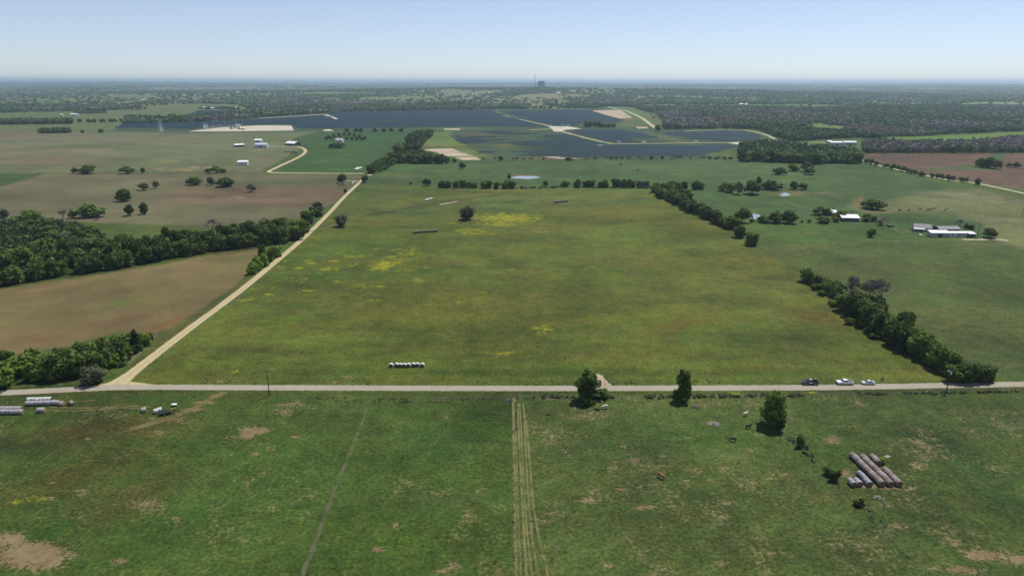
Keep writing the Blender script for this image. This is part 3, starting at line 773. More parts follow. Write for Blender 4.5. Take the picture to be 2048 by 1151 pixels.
# the farm track through the foreground: many wheel lines beside a fence
for i, (pp, wd) in enumerate([
    ([(1026, 802), (1027, 870), (1029, 1000), (1032, 1151), (1036, 1500)], 1.5),
    ([(1036, 808), (1037, 850), (1042, 950), (1047, 1050), (1053, 1151), (1075, 1500)], .95),
    ([(1039, 806), (1042, 850), (1047, 950), (1053, 1050), (1064, 1151), (1100, 1500)], .7),
    ([(1047, 812), (1050, 860), (1054, 950), (1062, 1050), (1076, 1151), (1120, 1500)], .8),
    ([(1046, 808), (1053, 850), (1060, 930), (1067, 1010), (1079, 1080), (1096, 1151), (1150, 1500)], .9),
    ([(1032, 860), (1034, 950), (1037, 1050), (1042, 1151), (1050, 1500)], .6)]):
    strip('path', pp, wd * 1.0, m_track, .012 + .004 * i, 10)
strip('path', [(738, 800), (732, 820), (722, 850), (706, 890), (692, 925), (672, 970), (650, 1030), (626, 1095), (604, 1151), (560, 1290)], 1.7, m_trackc, .012, 8)
strip('path', [(100, 814), (150, 815), (200, 815), (250, 811), (300, 813)], 1.6, m_faint, .012, 6)
strip('path', [(90, 819), (130, 821), (180, 820), (240, 815), (290, 817)], 1.6, m_faint, .014, 6)
strip('path', [(452, 783), (440, 788), (420, 798), (395, 812), (360, 828), (320, 842), (260, 858)], 4.5, m_faint, .012, 6)
strip('path', [(120, 806), (160, 802), (190, 800)], 1.2, m_faint, .012, 6)
strip('path', [(0, 774), (60, 771), (150, 766.5)], 1.2, m_trackc, .012, 5)
strip('path', [(560, 462), (620, 462), (668, 452), (720, 442), (790, 432), (860, 418), (900, 410)], 3, m_trackc, .012, 6)
strip('path', [(880, 409), (900, 405.5), (915, 402)], 3.2, m_sand, .02, 3)
strip('path', [(920, 401), (950, 394), (990, 385), (1030, 381), (1100, 379)], 2.6, m_faint, .016, 4)
strip('path', [(322, 690), (370, 655), (430, 613), (500, 556)], 1.0, m_faint, .016, 4)
strip('driveway', [(1194, 771), (1196, 763), (1200, 756), (1203, 750)], 5, m_grav, .014, 6, widths=[7, 4.6, 3.4, 2.6, 1.5])

sheet('gravel_pad', [(376, 263), (400, 259.5), (440, 255), (500, 251.5), (545, 250.6), (583, 251.2), (588, 261), (520, 262), (440, 262.8)], m_pad, .1)
sheet('gravel_pad', [(645, 262), (650, 259), (660, 258.6), (668, 262)], m_pad, .1)
sheet('gravel_pad', [(1184, 221.5), (1215, 220), (1242, 220.5), (1265, 236), (1240, 237), (1212, 230)], m_sand, .12)
sheet('gravel_pad', [(1096, 252.5), (1135, 252.5), (1163, 257.5), (1130, 259.5), (1122, 263.5), (1108, 263), (1104, 258)], m_pad, .12)
sheet('gravel_pad', [(1271, 253), (1294, 253.5), (1296, 257), (1276, 257.5)], m_sand, .12)
sheet('gravel_pad', [(1188, 288.6), (1196, 288), (1212, 291.5), (1200, 293)], m_pad, .1)
sheet('gravel_pad', [(1455, 285.5), (1490, 283), (1520, 281.5), (1522, 285), (1480, 290)], m_pad, .1)
sheet('gravel_pad', [(888, 257.5), (922, 256.3), (918, 260.5), (890, 260)], m_sand, .1)
sheet('bare_soil', [(845, 299), (880, 297.5), (905, 297), (925, 305), (880, 306)], m_sand, .06)
sheet('bare_soil', [(873, 305.6), (930, 306), (948, 312.3), (895, 312.3)], m_sand, .06)
sheet('bare_soil', [(908, 314), (950, 313.6), (963, 320), (925, 320)], m_sand, .06)
sheet('bare_soil', [(1086, 313.5), (1115, 312.5), (1130, 315), (1165, 317), (1120, 318)], m_sand, .06)

sheet('bare_soil', [(1190, 747), (1197, 747), (1206, 754), (1224, 770.3), (1188, 770.3), (1186, 758)], m_sand, .018)
m_water, nt, b = newmat('pond_water')
b.inputs['Base Color'].default_value = (.22, .27, .29, 1); b.inputs['Roughness'].default_value = .12; b.inputs['Specular IOR Level'].default_value = .3
nn = noise(nt, gpos(nt), .8, 3)
bp = nt.nodes.new('ShaderNodeBump'); bp.inputs['Strength'].default_value = .08; nt.links.new(nn, bp.inputs['Height']); nt.links.new(bp.outputs[0], b.inputs['Normal'])
for cx, cy, rx, ry in [(1051, 354.8, 29, 2.9), (1508, 433, 15, 5.5), (1568.5, 389, 11.5, 3.3)]:
    k = rng.random() * 9
    sheet('pond', [(cx + rx * math.cos(a / 24 * 6.283) * (1 + .12 * math.sin(a + k)), cy + ry * math.sin(a / 24 * 6.283) * (1 + .15 * math.cos(a * 1.7 + k))) for a in range(24)], m_water, .04)

# ------------------------------------------------------------------ trees
m_bark = simple('bark', (.07, .055, .042), .9, .3, 3)
m_barkg = simple('grey_bark', (.16, .145, .13), .9, .3, 3)
F_dark = foliage('leaves_dark', (.062, .095, .02), (.13, .185, .034))
F_mid = foliage('leaves_mid', (.07, .11, .02), (.13, .19, .03))
F_bright = foliage('leaves_bright', (.11, .18, .022), (.17, .25, .03))
F_grey = foliage('leaves_greyish', (.075, .09, .05), (.12, .135, .07))
F_cedar = foliage('needles', (.022, .036, .016), (.034, .052, .02))
F_yel = foliage('leaves_yellow', (.12, .135, .03), (.16, .17, .035))
m_twig = simple('grey_twigs', (.19, .17, .155), .9, .3, 1)


def leaf_quads(c, r, n, size, rg, inner=.3):
    """n leaf clumps on and in an ellipsoid"""
    u = rg.normal(size=(n, 3)); u /= np.linalg.norm(u, axis=1)[:, None]
    rad = np.where(rg.random(n) < inner, rg.random(n) ** .5 * .85, .82 + .3 * rg.random(n))
    pos = np.array(c)[None] + u * rad[:, None] * np.array(r)[None]
    nrm = u + rg.normal(size=(n, 3)) * .55; nrm /= np.linalg.norm(nrm, axis=1)[:, None]
    a = np.cross(nrm, rg.normal(size=(n, 3))); a /= np.linalg.norm(a, axis=1)[:, None] + 1e-9
    b = np.cross(nrm, a)
    s = size * (.55 + .9 * rg.random(n))[:, None]
    e = .6 + .5 * rg.random(n)[:, None]
    return np.stack([pos - a * s - b * s * e, pos + a * s - b * s * e * .5, pos + a * s * .7 + b * s * e, pos - a * s * .8 + b * s * e * .8], 1).reshape(-1, 3)


def crown_lumps(kind, rg):
    L = []
    if kind in ('broad', 'round'):
        n = 13 if kind == 'broad' else 10
        for i in range(n):
            an = rg.random() * 6.28; rr = (.12 + .26 * rg.random()) * (1 if kind == 'broad' else .8)
            z = .26 + .5 * rg.random() * (1.1 - rr * .9)
            L.append(((rr * math.cos(an), rr * math.sin(an), z), (.14 + .09 * rg.random(),) * 2 + (.14 + .08 * rg.random(),)))
        L.append(((0, 0, .74), (.24, .24, .22))); L.append(((.05, -.03, .48), (.33, .33, .26)))
    elif kind == 'tall':
        for i in range(20):
            z = .12 + .78 * rg.random(); rr = .46 * (1.12 - z) * rg.random() ** .5 + .04; an = rg.random() * 6.28
            L.append(((rr * math.cos(an), rr * math.sin(an), z), (.12 + .07 * rg.random(),) * 2 + (.11 + .06 * rg.random(),)))
        L.append(((0, 0, .42), (.24, .24, .3)))
    elif kind == 'full':                      # leafy down to the ground, edge of wood
        for i in range(14):
            z = .14 + .66 * rg.random(); an = rg.random() * 6.28; rr = .34 * math.sqrt(max(.05, 1 - (z - .35) ** 2 * 1.6)) * rg.random() ** .4
            L.append(((rr * math.cos(an), rr * math.sin(an), z), (.13 + .09 * rg.random(),) * 2 + (.12 + .08 * rg.random(),)))
        L.append(((0, 0, .45), (.32, .32, .36)))
    elif kind == 'shrub':
        for i in range(9):
            an = rg.random() * 6.28; rr = .32 * rg.random() ** .6
            L.append(((rr * math.cos(an), rr * math.sin(an), .3 + .4 * rg.random()), (.16 + .1 * rg.random(),) * 2 + (.2 + .1 * rg.random(),)))
    elif kind == 'cone':
        for i in range(12):
            z = .08 + .84 * i / 11; r = .42 * (1 - z) ** .8 + .04
            L.append(((.04 * rg.normal(), .04 * rg.normal(), z), (r, r, .09)))
    return L


def crown_mesh(name, kind, n, size, mat, seed):
    rg = np.random.default_rng(seed)
    L = crown_lumps(kind, rg)
    vol = [l[1][0] * l[1][2] for l in L]; tot = sum(vol)
    V = np.concatenate([leaf_quads(c, r, max(8, int(n * v / tot)), size, rg) for (c, r), v in zip(L, vol)])
    V[:, 2] = np.maximum(V[:, 2], .01)
    return np_mesh(name, V, len(V) // 4, mat), L


def trunk_mesh(name, L, kind, mat, seed):
    rg = random.Random(seed)
    mb = MB()
    top = .5 if kind != 'shrub' else .25
    r0 = .03 if kind in ('broad', 'round', 'full') else .024
    mb.tube([(0, 0, -.02), (.01, .01, top * .5), (.02 * rg.uniform(-1, 1), 0, top)], [r0 * 1.25, r0, r0 * .6], 7)
    for c, r in rg.sample(L, min(6, len(L))):
        z0 = rg.uniform(.15, .4) * (1 if kind != 'shrub' else .3)
        mb.tube([(0, 0, z0), (c[0] * .5, c[1] * .5, z0 + (c[2] - z0) * .62), c], [r0 * .6, r0 * .4, r0 * .15], 5)
    return mb.mesh(name, mat)


def bare_meshes(seed, twig_n=2600):
    rg = random.Random(seed); mb = MB(); tips = []

    def grow(p, d, l, r, k):
        q = p + d * l + Vector((rg.gauss(0, .01), rg.gauss(0, .01), 0))
        mb.tube([p, (p + q) / 2 + Vector((rg.gauss(0, .008), rg.gauss(0, .008), 0)), q], [r, r * .8, r * .6], 4, cap=False)
        if k == 0: tips.append((q, d)); return
        for _ in range(rg.choice((2, 3, 3))):
            nd = (d + Vector((rg.gauss(0, .45), rg.gauss(0, .45), rg.gauss(.1, .22)))).normalized()
            if nd.z < .05: nd.z = .15; nd.normalize()
            grow(q, nd, l * rg.uniform(.68, .85), r * .55, k - 1)
    for _ in range(3):
        grow(Vector((rg.gauss(0, .02), rg.gauss(0, .02), 0)), Vector((rg.gauss(0, .3), rg.gauss(0, .3), 1)).normalized(), .27, .02, 4)
    me = mb.mesh('trunk', m_barkg)
    mt = MB()
    V = []
    rg2 = np.random.default_rng(seed)
    for i in range(twig_n // 8):
        q, d = tips[i % len(tips)]
        for _ in range(8):
            nd = (Vector(d) + Vector((rg.gauss(0, .6), rg.gauss(0, .6), rg.gauss(.15, .4)))).normalized()
            st = q - Vector(d) * rg.uniform(0, .16) + Vector((rg.gauss(0, .02), rg.gauss(0, .02), rg.gauss(0, .02)))
            e = st + nd * rg.uniform(.05, .13)
            s = nd.cross(Vector((rg.random(), rg.random(), rg.random()))).normalized() * .0035
            V += [st - s, st + s, e + s * .4, e - s * .4]
    V = np.array([tuple(v) for v in V])
    return me, np_mesh('crown', V, len(V) // 4, m_twig)


PROTO = {}


def protos(key, kind, n, size, mat, count, seed, bark=None):
    PROTO[key] = []
    for i in range(count):
        cm, L = crown_mesh('crown', kind, n, size, mat, seed + i)
        PROTO[key].append((cm, trunk_mesh('trunk', L, kind, bark or m_bark, seed + i)))


protos('dark', 'broad', 1500, .05, F_dark, 4, 100)
protos('mid', 'round', 1500, .05, F_mid, 4, 200)
protos('bright', 'full', 1500, .05, F_bright, 3, 300)
protos('wood', 'full', 1700, .05, F_dark, 5, 400)
protos('woodmid', 'full', 1700, .05, F_mid, 4, 450)
protos('tall', 'tall', 3000, .034, F_dark, 2, 500)
protos('tallmid', 'tall', 3000, .034, F_mid, 2, 520)
protos('greyish', 'round', 900, .042, F_grey, 3, 600)
protos('greyfull', 'full', 1300, .04, F_grey, 2, 650)
protos('shrub', 'shrub', 700, .07, F_dark, 3, 700)
protos('shrubmid', 'shrub', 700, .07, F_mid, 2, 750)
protos('yellow', 'round', 900, .06, F_yel, 2, 800)
protos('cone', 'cone', 1500, .045, F_cedar, 2, 900)
PROTO['bare'] = [tuple(reversed(bare_meshes(s))) for s in (31, 32)]


TREES = []


def tree_at(p, h, wd, key, label, cat='tree', group=None, name=None):
    TREES.append((tuple(p), h, wd, key, label, cat, group, name))


def plant_trees(limit=298):
    """the trees that show largest stand as objects of their own, the remaining far ones as one object"""
    def size(t):
        p, h, wd = t[0], t[1], t[2]
        d = math.sqrt(p[0] ** 2 + p[1] ** 2 + CAMH ** 2)
        x, y = proj(np.array(p[0]), np.array(p[1]), np.array(0.0))
        off = max(0, -float(x), float(x) - 2048)
        return (h * wd) / d ** 2 * (1 if off < 15 else .0001)
    bushes = [t for t in TREES if t[5] == 'bush']
    tr = sorted([t for t in TREES if t[5] != 'bush'], key=size, reverse=True)
    pick = random.Random(5)
    for t in bushes + tr[:limit]:
        p, h, wd, key, label, cat, group, name = t
        cm, tm = pick.choice(PROTO[key])
        nm = name or {'shrub': 'bush', 'shrubmid': 'bush', 'bare': 'bare_tree', 'cone': 'cedar_tree'}.get(key, 'tree')
        if cat == 'tree' and nm == 'bush': nm = 'tree'
        r = empty(nm, (p[0], p[1], float(hfun(p[0], p[1]))), pick.random() * 6.28, label, cat, group)
        fill = .92 if key in ('bright', 'wood', 'woodmid', 'greyfull') else .86
        r.scale = (wd / fill, wd / fill, h / .95)
        link('crown', cm, r); link('trunk', tm, r)
    mats = []; VV = []; MI = []
    for p, h, wd, key, label, cat, group, name in tr[limit:]:
        cm, tm = pick.choice(PROTO[key])
        v = np.empty(len(cm.vertices) * 3, np.float32); cm.vertices.foreach_get('co', v); v = v.reshape(-1, 4, 3)
        v = v[::2] * np.array([1.25, 1.25, 1.1]) if len(v) > 300 else v
        a = pick.random() * 6.28; ca, sa = math.cos(a), math.sin(a)
        x = (v[..., 0] * ca - v[..., 1] * sa) * wd / 1.1 + p[0]; y = (v[..., 0] * sa + v[..., 1] * ca) * wd / 1.1 + p[1]
        z = v[..., 2] * h / 1.05 + float(hfun(p[0], p[1]))
        VV.append(np.stack([x, y, z], -1).reshape(-1, 3))
        m = cm.materials[0]
        if m not in mats: mats.append(m)
        MI += [mats.index(m)] * len(v)
    if VV:
        V = np.concatenate(VV)
        me = np_mesh('distant_trees', V, len(V) // 4, mats[0])
        for m in mats[1:]: me.materials.append(m)
        me.polygons.foreach_set('material_index', np.array(MI, dtype=np.int32)); me.update()
        o = link('distant_trees', me); o['kind'] = 'stuff'


def tree(px, pb, pt, wpx, key, label, cat='tree', group=None, name=None):
    g = G(px, pb)
    k = mpp(px, pb)
    wd = wpx * k
    el = math.atan2(CAMH, math.hypot(g.x, g.y))
    h = (pb - pt) * k / math.cos(el)
    # the crown's depth also shows: take it off the height for squat crowns seen from above
    h = max(h - .2 * wd * math.sin(el), h * .86)
    return tree_at((g.x, g.y), h, wd, key, label, cat, group, name)


def row(pxs, spacing, hr, wr, keys, label, group, depth=0, cat='tree', jit=.3, skip=0):
    g = [G(*p) for p in pxs]
    d = 0
    for a, b in zip(g[:-1], g[1:]):
        L = (b - a).length; t = d; u = (b - a).normalized(); s = Vector((-u.y, u.x, 0))
        while t < L:
            if rng.random() >= skip:
                p = a + u * (t + rng.uniform(-jit, jit) * spacing) + s * rng.uniform(-depth, depth) / 2
                h = rng.uniform(*hr)
                tree_at((p.x, p.y), h, rng.uniform(*wr) * (.6 + .4 * h / hr[1]), rng.choice(keys), label, cat, group)
            t += spacing * rng.uniform(.8, 1.2)
        d = t - L


# roadside trees in front
tree(1175, 801, 745, 52, 'tallmid', 'leafy tree with an uneven crown by the roadside fence, beside the pale driveway mouth')
tree(1364, 800, 742, 35, 'tallmid', 'tall narrow dark tree between road and pasture, standing alone left of the leaning ragged one')
tree(1547, 850, 780, 54, 'tall', 'large ragged dark tree inside the pasture, with cattle at its foot')
tree(1208, 796, 775, 24, 'shrubmid', 'light green bush at the right foot of the tree by the driveway', 'bush')
tree(1558, 864, 838, 16, 'shrub', 'dark bush at the lower right foot of the ragged pasture tree', 'bush')
tree(1599, 892, 867, 17, 'shrub', 'small round dark bush on the pasture fence line between the ragged tree and the bales', 'bush')
tree(1611, 904, 888, 13, 'greyish', 'thin greyish sapling just below the round bush on the fence line')
tree(1667, 961, 938, 22, 'shrub', 'dark bush left of the straw beside the short bales', 'bush')
tree(1655, 948, 932, 18, 'shrubmid', 'pale low bush behind the one left of the bales', 'bush')
tree(1716, 1010, 994, 20, 'shrub', 'dark bush below the bale stack, nearest to the camera', 'bush')
tree(1762, 925, 911, 20, 'bright', 'bright green weeds growing over a gap in the rightmost bale row', 'bush', name='weed_clump')
# lower left wood clump
LG = 'trees of the grove left of the gravel road junction'
for x, b_, t_, w_, k in [(8, 772, 716, 60, 'bright'), (30, 752, 706, 56, 'bright'), (60, 742, 694, 52, 'woodmid'), (72, 758, 716, 40, 'bright'), (10, 735, 700, 44, 'woodmid'), (98, 754, 706, 50, 'woodmid'), (128, 754, 696, 62, 'woodmid'), (116, 738, 692, 40, 'wood'), (150, 740, 694, 44, 'wood'), (168, 726, 680, 44, 'wood'),
                         (160, 750, 706, 44, 'woodmid'), (190, 742, 698, 48, 'woodmid'), (186, 718, 676, 40, 'wood'), (208, 736, 690, 44, 'wood'), (214, 712, 670, 44, 'wood'), (232, 722, 678, 44, 'woodmid'), (240, 704, 662, 44, 'wood'), (250, 712, 680, 36, 'woodmid'), (262, 696, 664, 34, 'wood'), (224, 732, 704, 30, 'woodmid'),
                         (290, 690, 664, 26, 'bright'), (300, 682, 665, 20, 'woodmid'), (-30, 770, 710, 60, 'woodmid'), (-70, 780, 715, 60, 'wood'), (-20, 740, 704, 50, 'wood')]:
    tree(x, b_, t_, w_, k, 'bright yellow-green tree in the grove left of the gravel road junction' if k == 'bright' else 'green tree in the grove left of the gravel road junction', 'tree', LG if k != 'bright' else 'bright trees of the grove left of the junction')
tree(190, 766, 728, 48, 'greyfull', 'greyish green tree at the grove corner nearest the road junction')
tree(273, 702, 658, 24, 'cone', 'dark pointed cedar at the right end of the grove')
# left wood
LW = 'trees of the long wood between the left fields'
edge = [(-160, 600), (0, 571), (60, 562), (110, 553), (170, 544), (230, 536), (300, 524), (350, 513), (400, 505), (450, 499), (510, 492), (560, 486), (596, 478)]
row(edge, 8.5, (9, 12.5), (9, 13), ['wood', 'wood', 'wood', 'woodmid'], 'dark tree on the field edge of the long left wood', LW, 3)
row([(x, y - 12 - .02 * abs(x - 300)) for x, y in edge], 10, (10, 13), (10, 14), ['wood', 'wood', 'woodmid'], 'dark tree inside the long left wood', 'trees inside the long left wood', 8)
row([(-100, 545), (0, 535), (100, 522), (200, 510), (300, 500), (400, 488), (480, 480), (560, 470), (600, 466)], 13, (9, 13), (10, 15), ['wood', 'woodmid', 'wood'], 'dark tree inside the long left wood', 'trees inside the long left wood', 14)
row([(-60, 515), (60, 505), (150, 500), (240, 500), (260, 498)], 13, (6, 10), (9, 13), ['wood', 'woodmid', 'woodmid', 'greyfull'], 'green tree in the thinner back part of the long left wood', 'trees at the back of the long left wood', 12)
row([(-60, 480), (20, 476), (100, 478), (170, 480), (210, 492)], 14, (5, 8), (8, 13), ['wood', 'woodmid', 'greyfull'], 'green tree in the thinner back part of the long left wood', 'trees at the back of the long left wood', 10)
row([(-60, 458), (20, 456), (80, 455), (140, 462), (175, 474)], 13, (4.5, 7), (8, 12), ['woodmid', 'greyfull', 'wood', 'woodmid'], 'green tree in the thinner back part of the long left wood', 'trees at the back of the long left wood', 10)
row([(30, 442), (70, 443), (110, 446)], 11, (4, 6), (8, 11), ['wood', 'woodmid'], 'green tree in the thinner back part of the long left wood', 'trees at the back of the long left wood', 5)
for x, b_, t_, w_, k in [(505, 548, 520, 23, 'bright'), (516, 540, 508, 20, 'bright'), (529, 532, 506, 20, 'bright'), (542, 522, 494, 20, 'bright'), (554, 514, 486, 22, 'bright'), (524, 510, 486, 16, 'bright')]:
    tree(x, b_, t_, w_, k, 'bright green tree in the short row squeezed between field corner and gravel road', 'tree', 'bright green row beside the gravel road')
tree(588, 478, 446, 28, 'bright', 'bright green tree at the wood end beside the gravel road')
tree(560, 466, 434, 46, 'woodmid', 'tallest rounded tree at the right end of the long left wood')
tree(608, 466, 436, 26, 'wood', 'dark tree where the long left wood meets the gravel road')
tree(617, 446, 420, 30, 'woodmid', 'green tree left of the gravel road above the wood end')
tree(632, 432, 412, 28, 'woodmid', 'green tree along the gravel road, second above the wood end')
tree(636, 420, 401, 22, 'greyfull', 'greyish top tree of the trio left of the gravel road')
# lone trees of the brown field
for x, b_, t_, w_, k, lab in [
    (9.7, 438, 417, 21, 'greyish', 'grey-green tree at the left picture edge in the brown field'),
    (61, 438, 418, 37, 'dark', 'dark broad tree behind the left wood'),
    (127, 440, 417, 27, 'bare', 'half bare tree behind the left wood'),
    (147, 436, 418, 20, 'mid', 'green tree right of the half bare one behind the left wood'),
    (182, 434, 405, 44, 'dark', 'large dark rounded tree behind the left wood'),
    (197, 439, 420, 14, 'greyish', 'slim tree at the right foot of the large dark rounded one'),
    (260, 431, 408, 20, 'mid', 'twin-stemmed slender tree in the brown field'),
    (289, 428, 405, 17, 'mid', 'slender leaning tree right of the twin-stemmed one'),
    (424, 461, 437, 31, 'bare', 'many-stemmed nearly bare tree in the meadow behind the wood'),
    (249, 402, 377.5, 29, 'mid', 'round green tree alone in the middle of the brown field'),
    (287, 380, 365, 23, 'greyish', 'greyish tree, left one of two in the upper brown field'),
    (312.5, 376, 360, 18, 'greyish', 'greyish tree, right one of two in the upper brown field'),
    (388, 370, 352, 27, 'dark', 'dark tree, left of three near the dirt pit'),
    (422, 370, 353, 18, 'greyish', 'thin grey-green tree, middle of three near the dirt pit'),
    (453, 372.5, 354, 34, 'dark', 'dense dark tree, right of three near the dirt pit'),
    (502.5, 384, 367, 20, 'greyish', 'thin grey tree right of the dirt pit'),
    (150, 347, 334.5, 15, 'mid', 'smaller tree of the pair on the fence line far left'),
    (177, 347, 330, 28, 'dark', 'bigger tree of the pair on the fence line far left'),
    (255, 347, 332, 24, 'dark', 'single broad tree on the fence line between the pair and the small one'),
    (286, 346, 335, 11, 'mid', 'small tree on the upper left fence line'),
    (417, 346, 336, 14, 'dark', 'left low tree of the three on the fence line near the white shed'),
    (433, 346, 331, 20, 'dark', 'tall middle tree of the three on the fence line near the white shed'),
    (447, 346, 337, 14, 'dark', 'right low tree of the three on the fence line near the white shed'),
    (684.5, 366, 347, 20, 'mid', 'round tree left of the gravel road bend'),
    (731.5, 365, 350, 17, 'mid', 'round tree right where the gravel road bends'),
    (683, 453, 427, 30, 'greyfull', 'dark grey bush-like tree right of the gravel road'),
    (691, 388, 376, 8, 'mid', 'tiny tree on the left verge of the gravel road'),
    (935, 439, 409, 32, 'greyfull', 'grey-green tree alone in the central meadow'),
    (853, 371, 357, 19, 'mid', 'round tree alone left of the back hedge'),
    (821, 369, 363.5, 8, 'mid', 'tiny tree left of the round one before the back hedge'),
    (1091, 372, 361, 12, 'mid', 'single small round tree in the gap of the back hedge'),
    (909, 327, 316, 9, 'dark', 'small tree right of the far dark grove'),
    (924, 337, 323, 15, 'dark', 'round tree in front of the bare soil strips'),
    (1001, 321, 311, 13, 'dark', 'dark tree on the far pasture boundary'),
    (1137, 321.5, 313, 14, 'dark', 'low dark bush-like tree on the far pasture boundary by the bare soil'),
    (672.7, 295.5, 285, 28, 'dark', 'dense dark clump of trees in front of the white house'),
    (1018, 359, 347, 10, 'yellow', 'yellowish tree at the left end of the far pond'),
    (1241, 330, 326, 5, 'dark', 'lone tiny bush in the far green pasture'),
    (1276, 341.5, 338, 4, 'dark', 'tiny dark bush in the far green pasture, nearer than its twin'),
    (1559.5, 349, 335, 23, 'dark', 'leftmost of the four oaks in the green pasture'),
    (1585, 342, 327, 20, 'dark', 'second of the four oaks in the green pasture'),
    (1613, 343, 323, 24, 'dark', 'rear oak of the right pair in the green pasture'),
    (1618, 349, 334, 22, 'dark', 'front oak of the right pair in the green pasture'),
    (1448, 382, 364, 20, 'dark', 'leftmost tree of the clump left of the small pond'),
    (1460, 385, 367, 22, 'mid', 'lighter tree second in the clump left of the small pond'),
    (1475, 389, 363, 23, 'greyish', 'greyish tree in the clump left of the small pond'),
    (1504, 388, 360, 34, 'dark', 'largest dark tree left of the small pond'),
    (1516, 372, 352, 12, 'dark', 'slim dark tree behind the largest one by the small pond'),
    (1541.5, 379, 359, 36, 'dark', 'wide dark tree behind the small pond'),
    (1547, 381.5, 371, 12, 'shrub', 'low bush at the foot of the wide tree by the small pond'),
    (1587, 378, 361.6, 18, 'dark', 'left one of two trees right of the small pond'),
    (1605.5, 379, 365, 18, 'dark', 'right one of two trees right of the small pond'),
    (1745, 418, 397, 40, 'dark', 'big dark tree clump by the cattle track'),
    (1755, 420, 404, 24, 'greyish', 'greyish tree at the right side of the big clump by the cattle track'),
    (1485, 445, 414, 28, 'dark', 'dark tree left of the middle pond'),
    (1504, 444, 435, 12, 'shrubmid', 'small bush in front of the middle pond'),
    (1527, 445, 430, 24, 'dark', 'first tree right of the middle pond'),
    (1548, 445.5, 422, 26, 'dark', 'second tree right of the middle pond'),
    (1575, 446, 419, 31, 'dark', 'biggest tree right of the middle pond'),
    (1553, 438, 419, 16, 'bare', 'bare tree behind the row right of the middle pond'),
    (1604, 445, 439, 6, 'shrub', 'tiny bush between the pond trees and the sheds'),
    (1618, 445, 438, 8, 'shrub', 'small bush between the pond trees and the sheds'),
    (1643, 430, 410.5, 32, 'dark', 'dark tree behind the left shed'),
    (1646, 445, 431, 28, 'dark', 'dark tree in front of the left shed'),
    (1682, 438, 421, 26, 'dark', 'dark tree between the two sheds'),
    (1671, 444, 432, 14, 'bright', 'light green bushy tree in front between the sheds'),
    (1705, 431, 420, 15, 'bare', 'bare tree behind the right shed'),
    (1733, 442, 426, 22, 'dark', 'dark tree right of the right shed'),
    (1748, 443, 431, 15, 'mid', 'second tree right of the right shed'),
    (1765, 450, 434, 24, 'bare', 'bare tree right of the sheds'),
    (1758, 451, 440, 16, 'greyish', 'low grey tree at the foot of the bare one near the sheds'),
    (1743.5, 474, 456, 19, 'mid', 'lone tree in the open pasture below the sheds'),
    (1978, 475, 455, 26, 'dark', 'round dark tree right of the white mobile home'),
    (1917, 455, 438, 22, 'bare', 'bare tree behind the mobile home'),
    (1938, 457, 447, 22, 'shrub', 'dark bush behind the mobile home'),
    (1874, 457, 452, 16, 'shrubmid', 'low bush behind the grey shed'),
    (1964, 334, 315, 27, 'dark', 'dark left part of the grove in the ploughed field'),
    (1978, 336, 315, 24, 'mid', 'green middle tree of the grove in the ploughed field'),
    (1992, 338, 319, 22, 'yellow', 'yellow-green tree of the grove in the ploughed field'),
    (2018, 335, 325, 13, 'dark', 'left of the two round trees right of the ploughed field grove'),
    (2032, 335, 323, 14, 'dark', 'right of the two round trees right of the ploughed field grove'),
    (1954, 370, 356, 13, 'mid', 'last tree at the near end of the far road row'),
    (203, 266, 257.5, 12, 'dark', 'dark tree at the solar field corner far left'),
    (165.5, 266, 260, 8, 'mid', 'small pale tree left of the dark one at the solar field corner'),
    (1315, 262, 249, 16, 'dark', 'dark tree at the end of the white gravel road'),
]:
    tree(x, b_, t_, w_, k, lab)
for x, w_ in [(159.5, 10), (178.5, 9), (189, 10), (206, 11), (223, 9), (230, 9), (243, 9)]:
    tree(x, 246 if x < 215 else 245, 237, w_, 'dark', 'dark round tree in the spaced row beyond the far left pasture', 'tree', 'spaced row of trees far left')
row([(784, 326), (820, 326.5), (860, 327), (894, 327)], 8, (11, 15), (11, 15), ['wood', 'woodmid', 'wood'], 'dark tree in the dense grove beyond the gravel road bend', 'trees of the grove beyond the gravel bend', 8)
row([(742, 347), (754, 340), (766, 330), (784, 318)], 9, (9, 12), (10, 14), ['woodmid', 'wood'], 'green tree in the hedge climbing from the gravel road bend', 'hedge trees above the gravel road bend', 3)
row([(797, 306), (815, 304), (838, 306)], 10, (13, 16), (13, 17), ['wood'], 'dark tree in the middle of the far hedge', 'far hedge trees', 5)
row([(818, 289), (830, 280), (840, 275), (858, 269)], 14, (13, 17), (14, 18), ['wood'], 'dark tree at the top end of the far hedge', 'far hedge end trees', 10)
for x in (694, 713, 722, 750, 768, 783, 803):
    tree(x, 264.5, 256, 9 + rng.random() * 3, 'dark', 'small dark tree in the row along the solar field', 'tree', 'row of small trees along the solar field')
for i in range(16):
    t = i / 15
    x = 652 + 78 * t; y = 280 - 7 * math.sin(t * math.pi) if i % 2 else 281
    tree(x, y, y - 9, 8, 'yellow' if i % 2 else 'bright' if i > 8 else 'yellow', 'young yellow-green tree in the planting round the white house', 'tree', 'young trees round the white house')
row([(886, 375), (915, 375.5)], 7, (6.5, 8), (8, 10), ['wood'], 'dark tree in the left part of the back hedge', 'back hedge left part', 3)
row([(923, 375), (960, 376), (1000, 377), (1026, 377)], 8, (6.5, 9), (8, 11), ['wood', 'wood', 'woodmid'], 'dark tree in the middle part of the back hedge behind the pond', 'back hedge middle part', 3)
row([(1134, 374), (1180, 374), (1216, 375)], 8, (6.5, 9), (8, 11), ['wood', 'wood', 'woodmid'], 'dark tree in the right part of the back hedge', 'back hedge right part', 3)
row([(1228, 374), (1272, 375)], 8, (8.5, 10), (10, 12), ['wood'], 'tall dark tree in the back hedge right of the gap', 'back hedge tall part', 3)
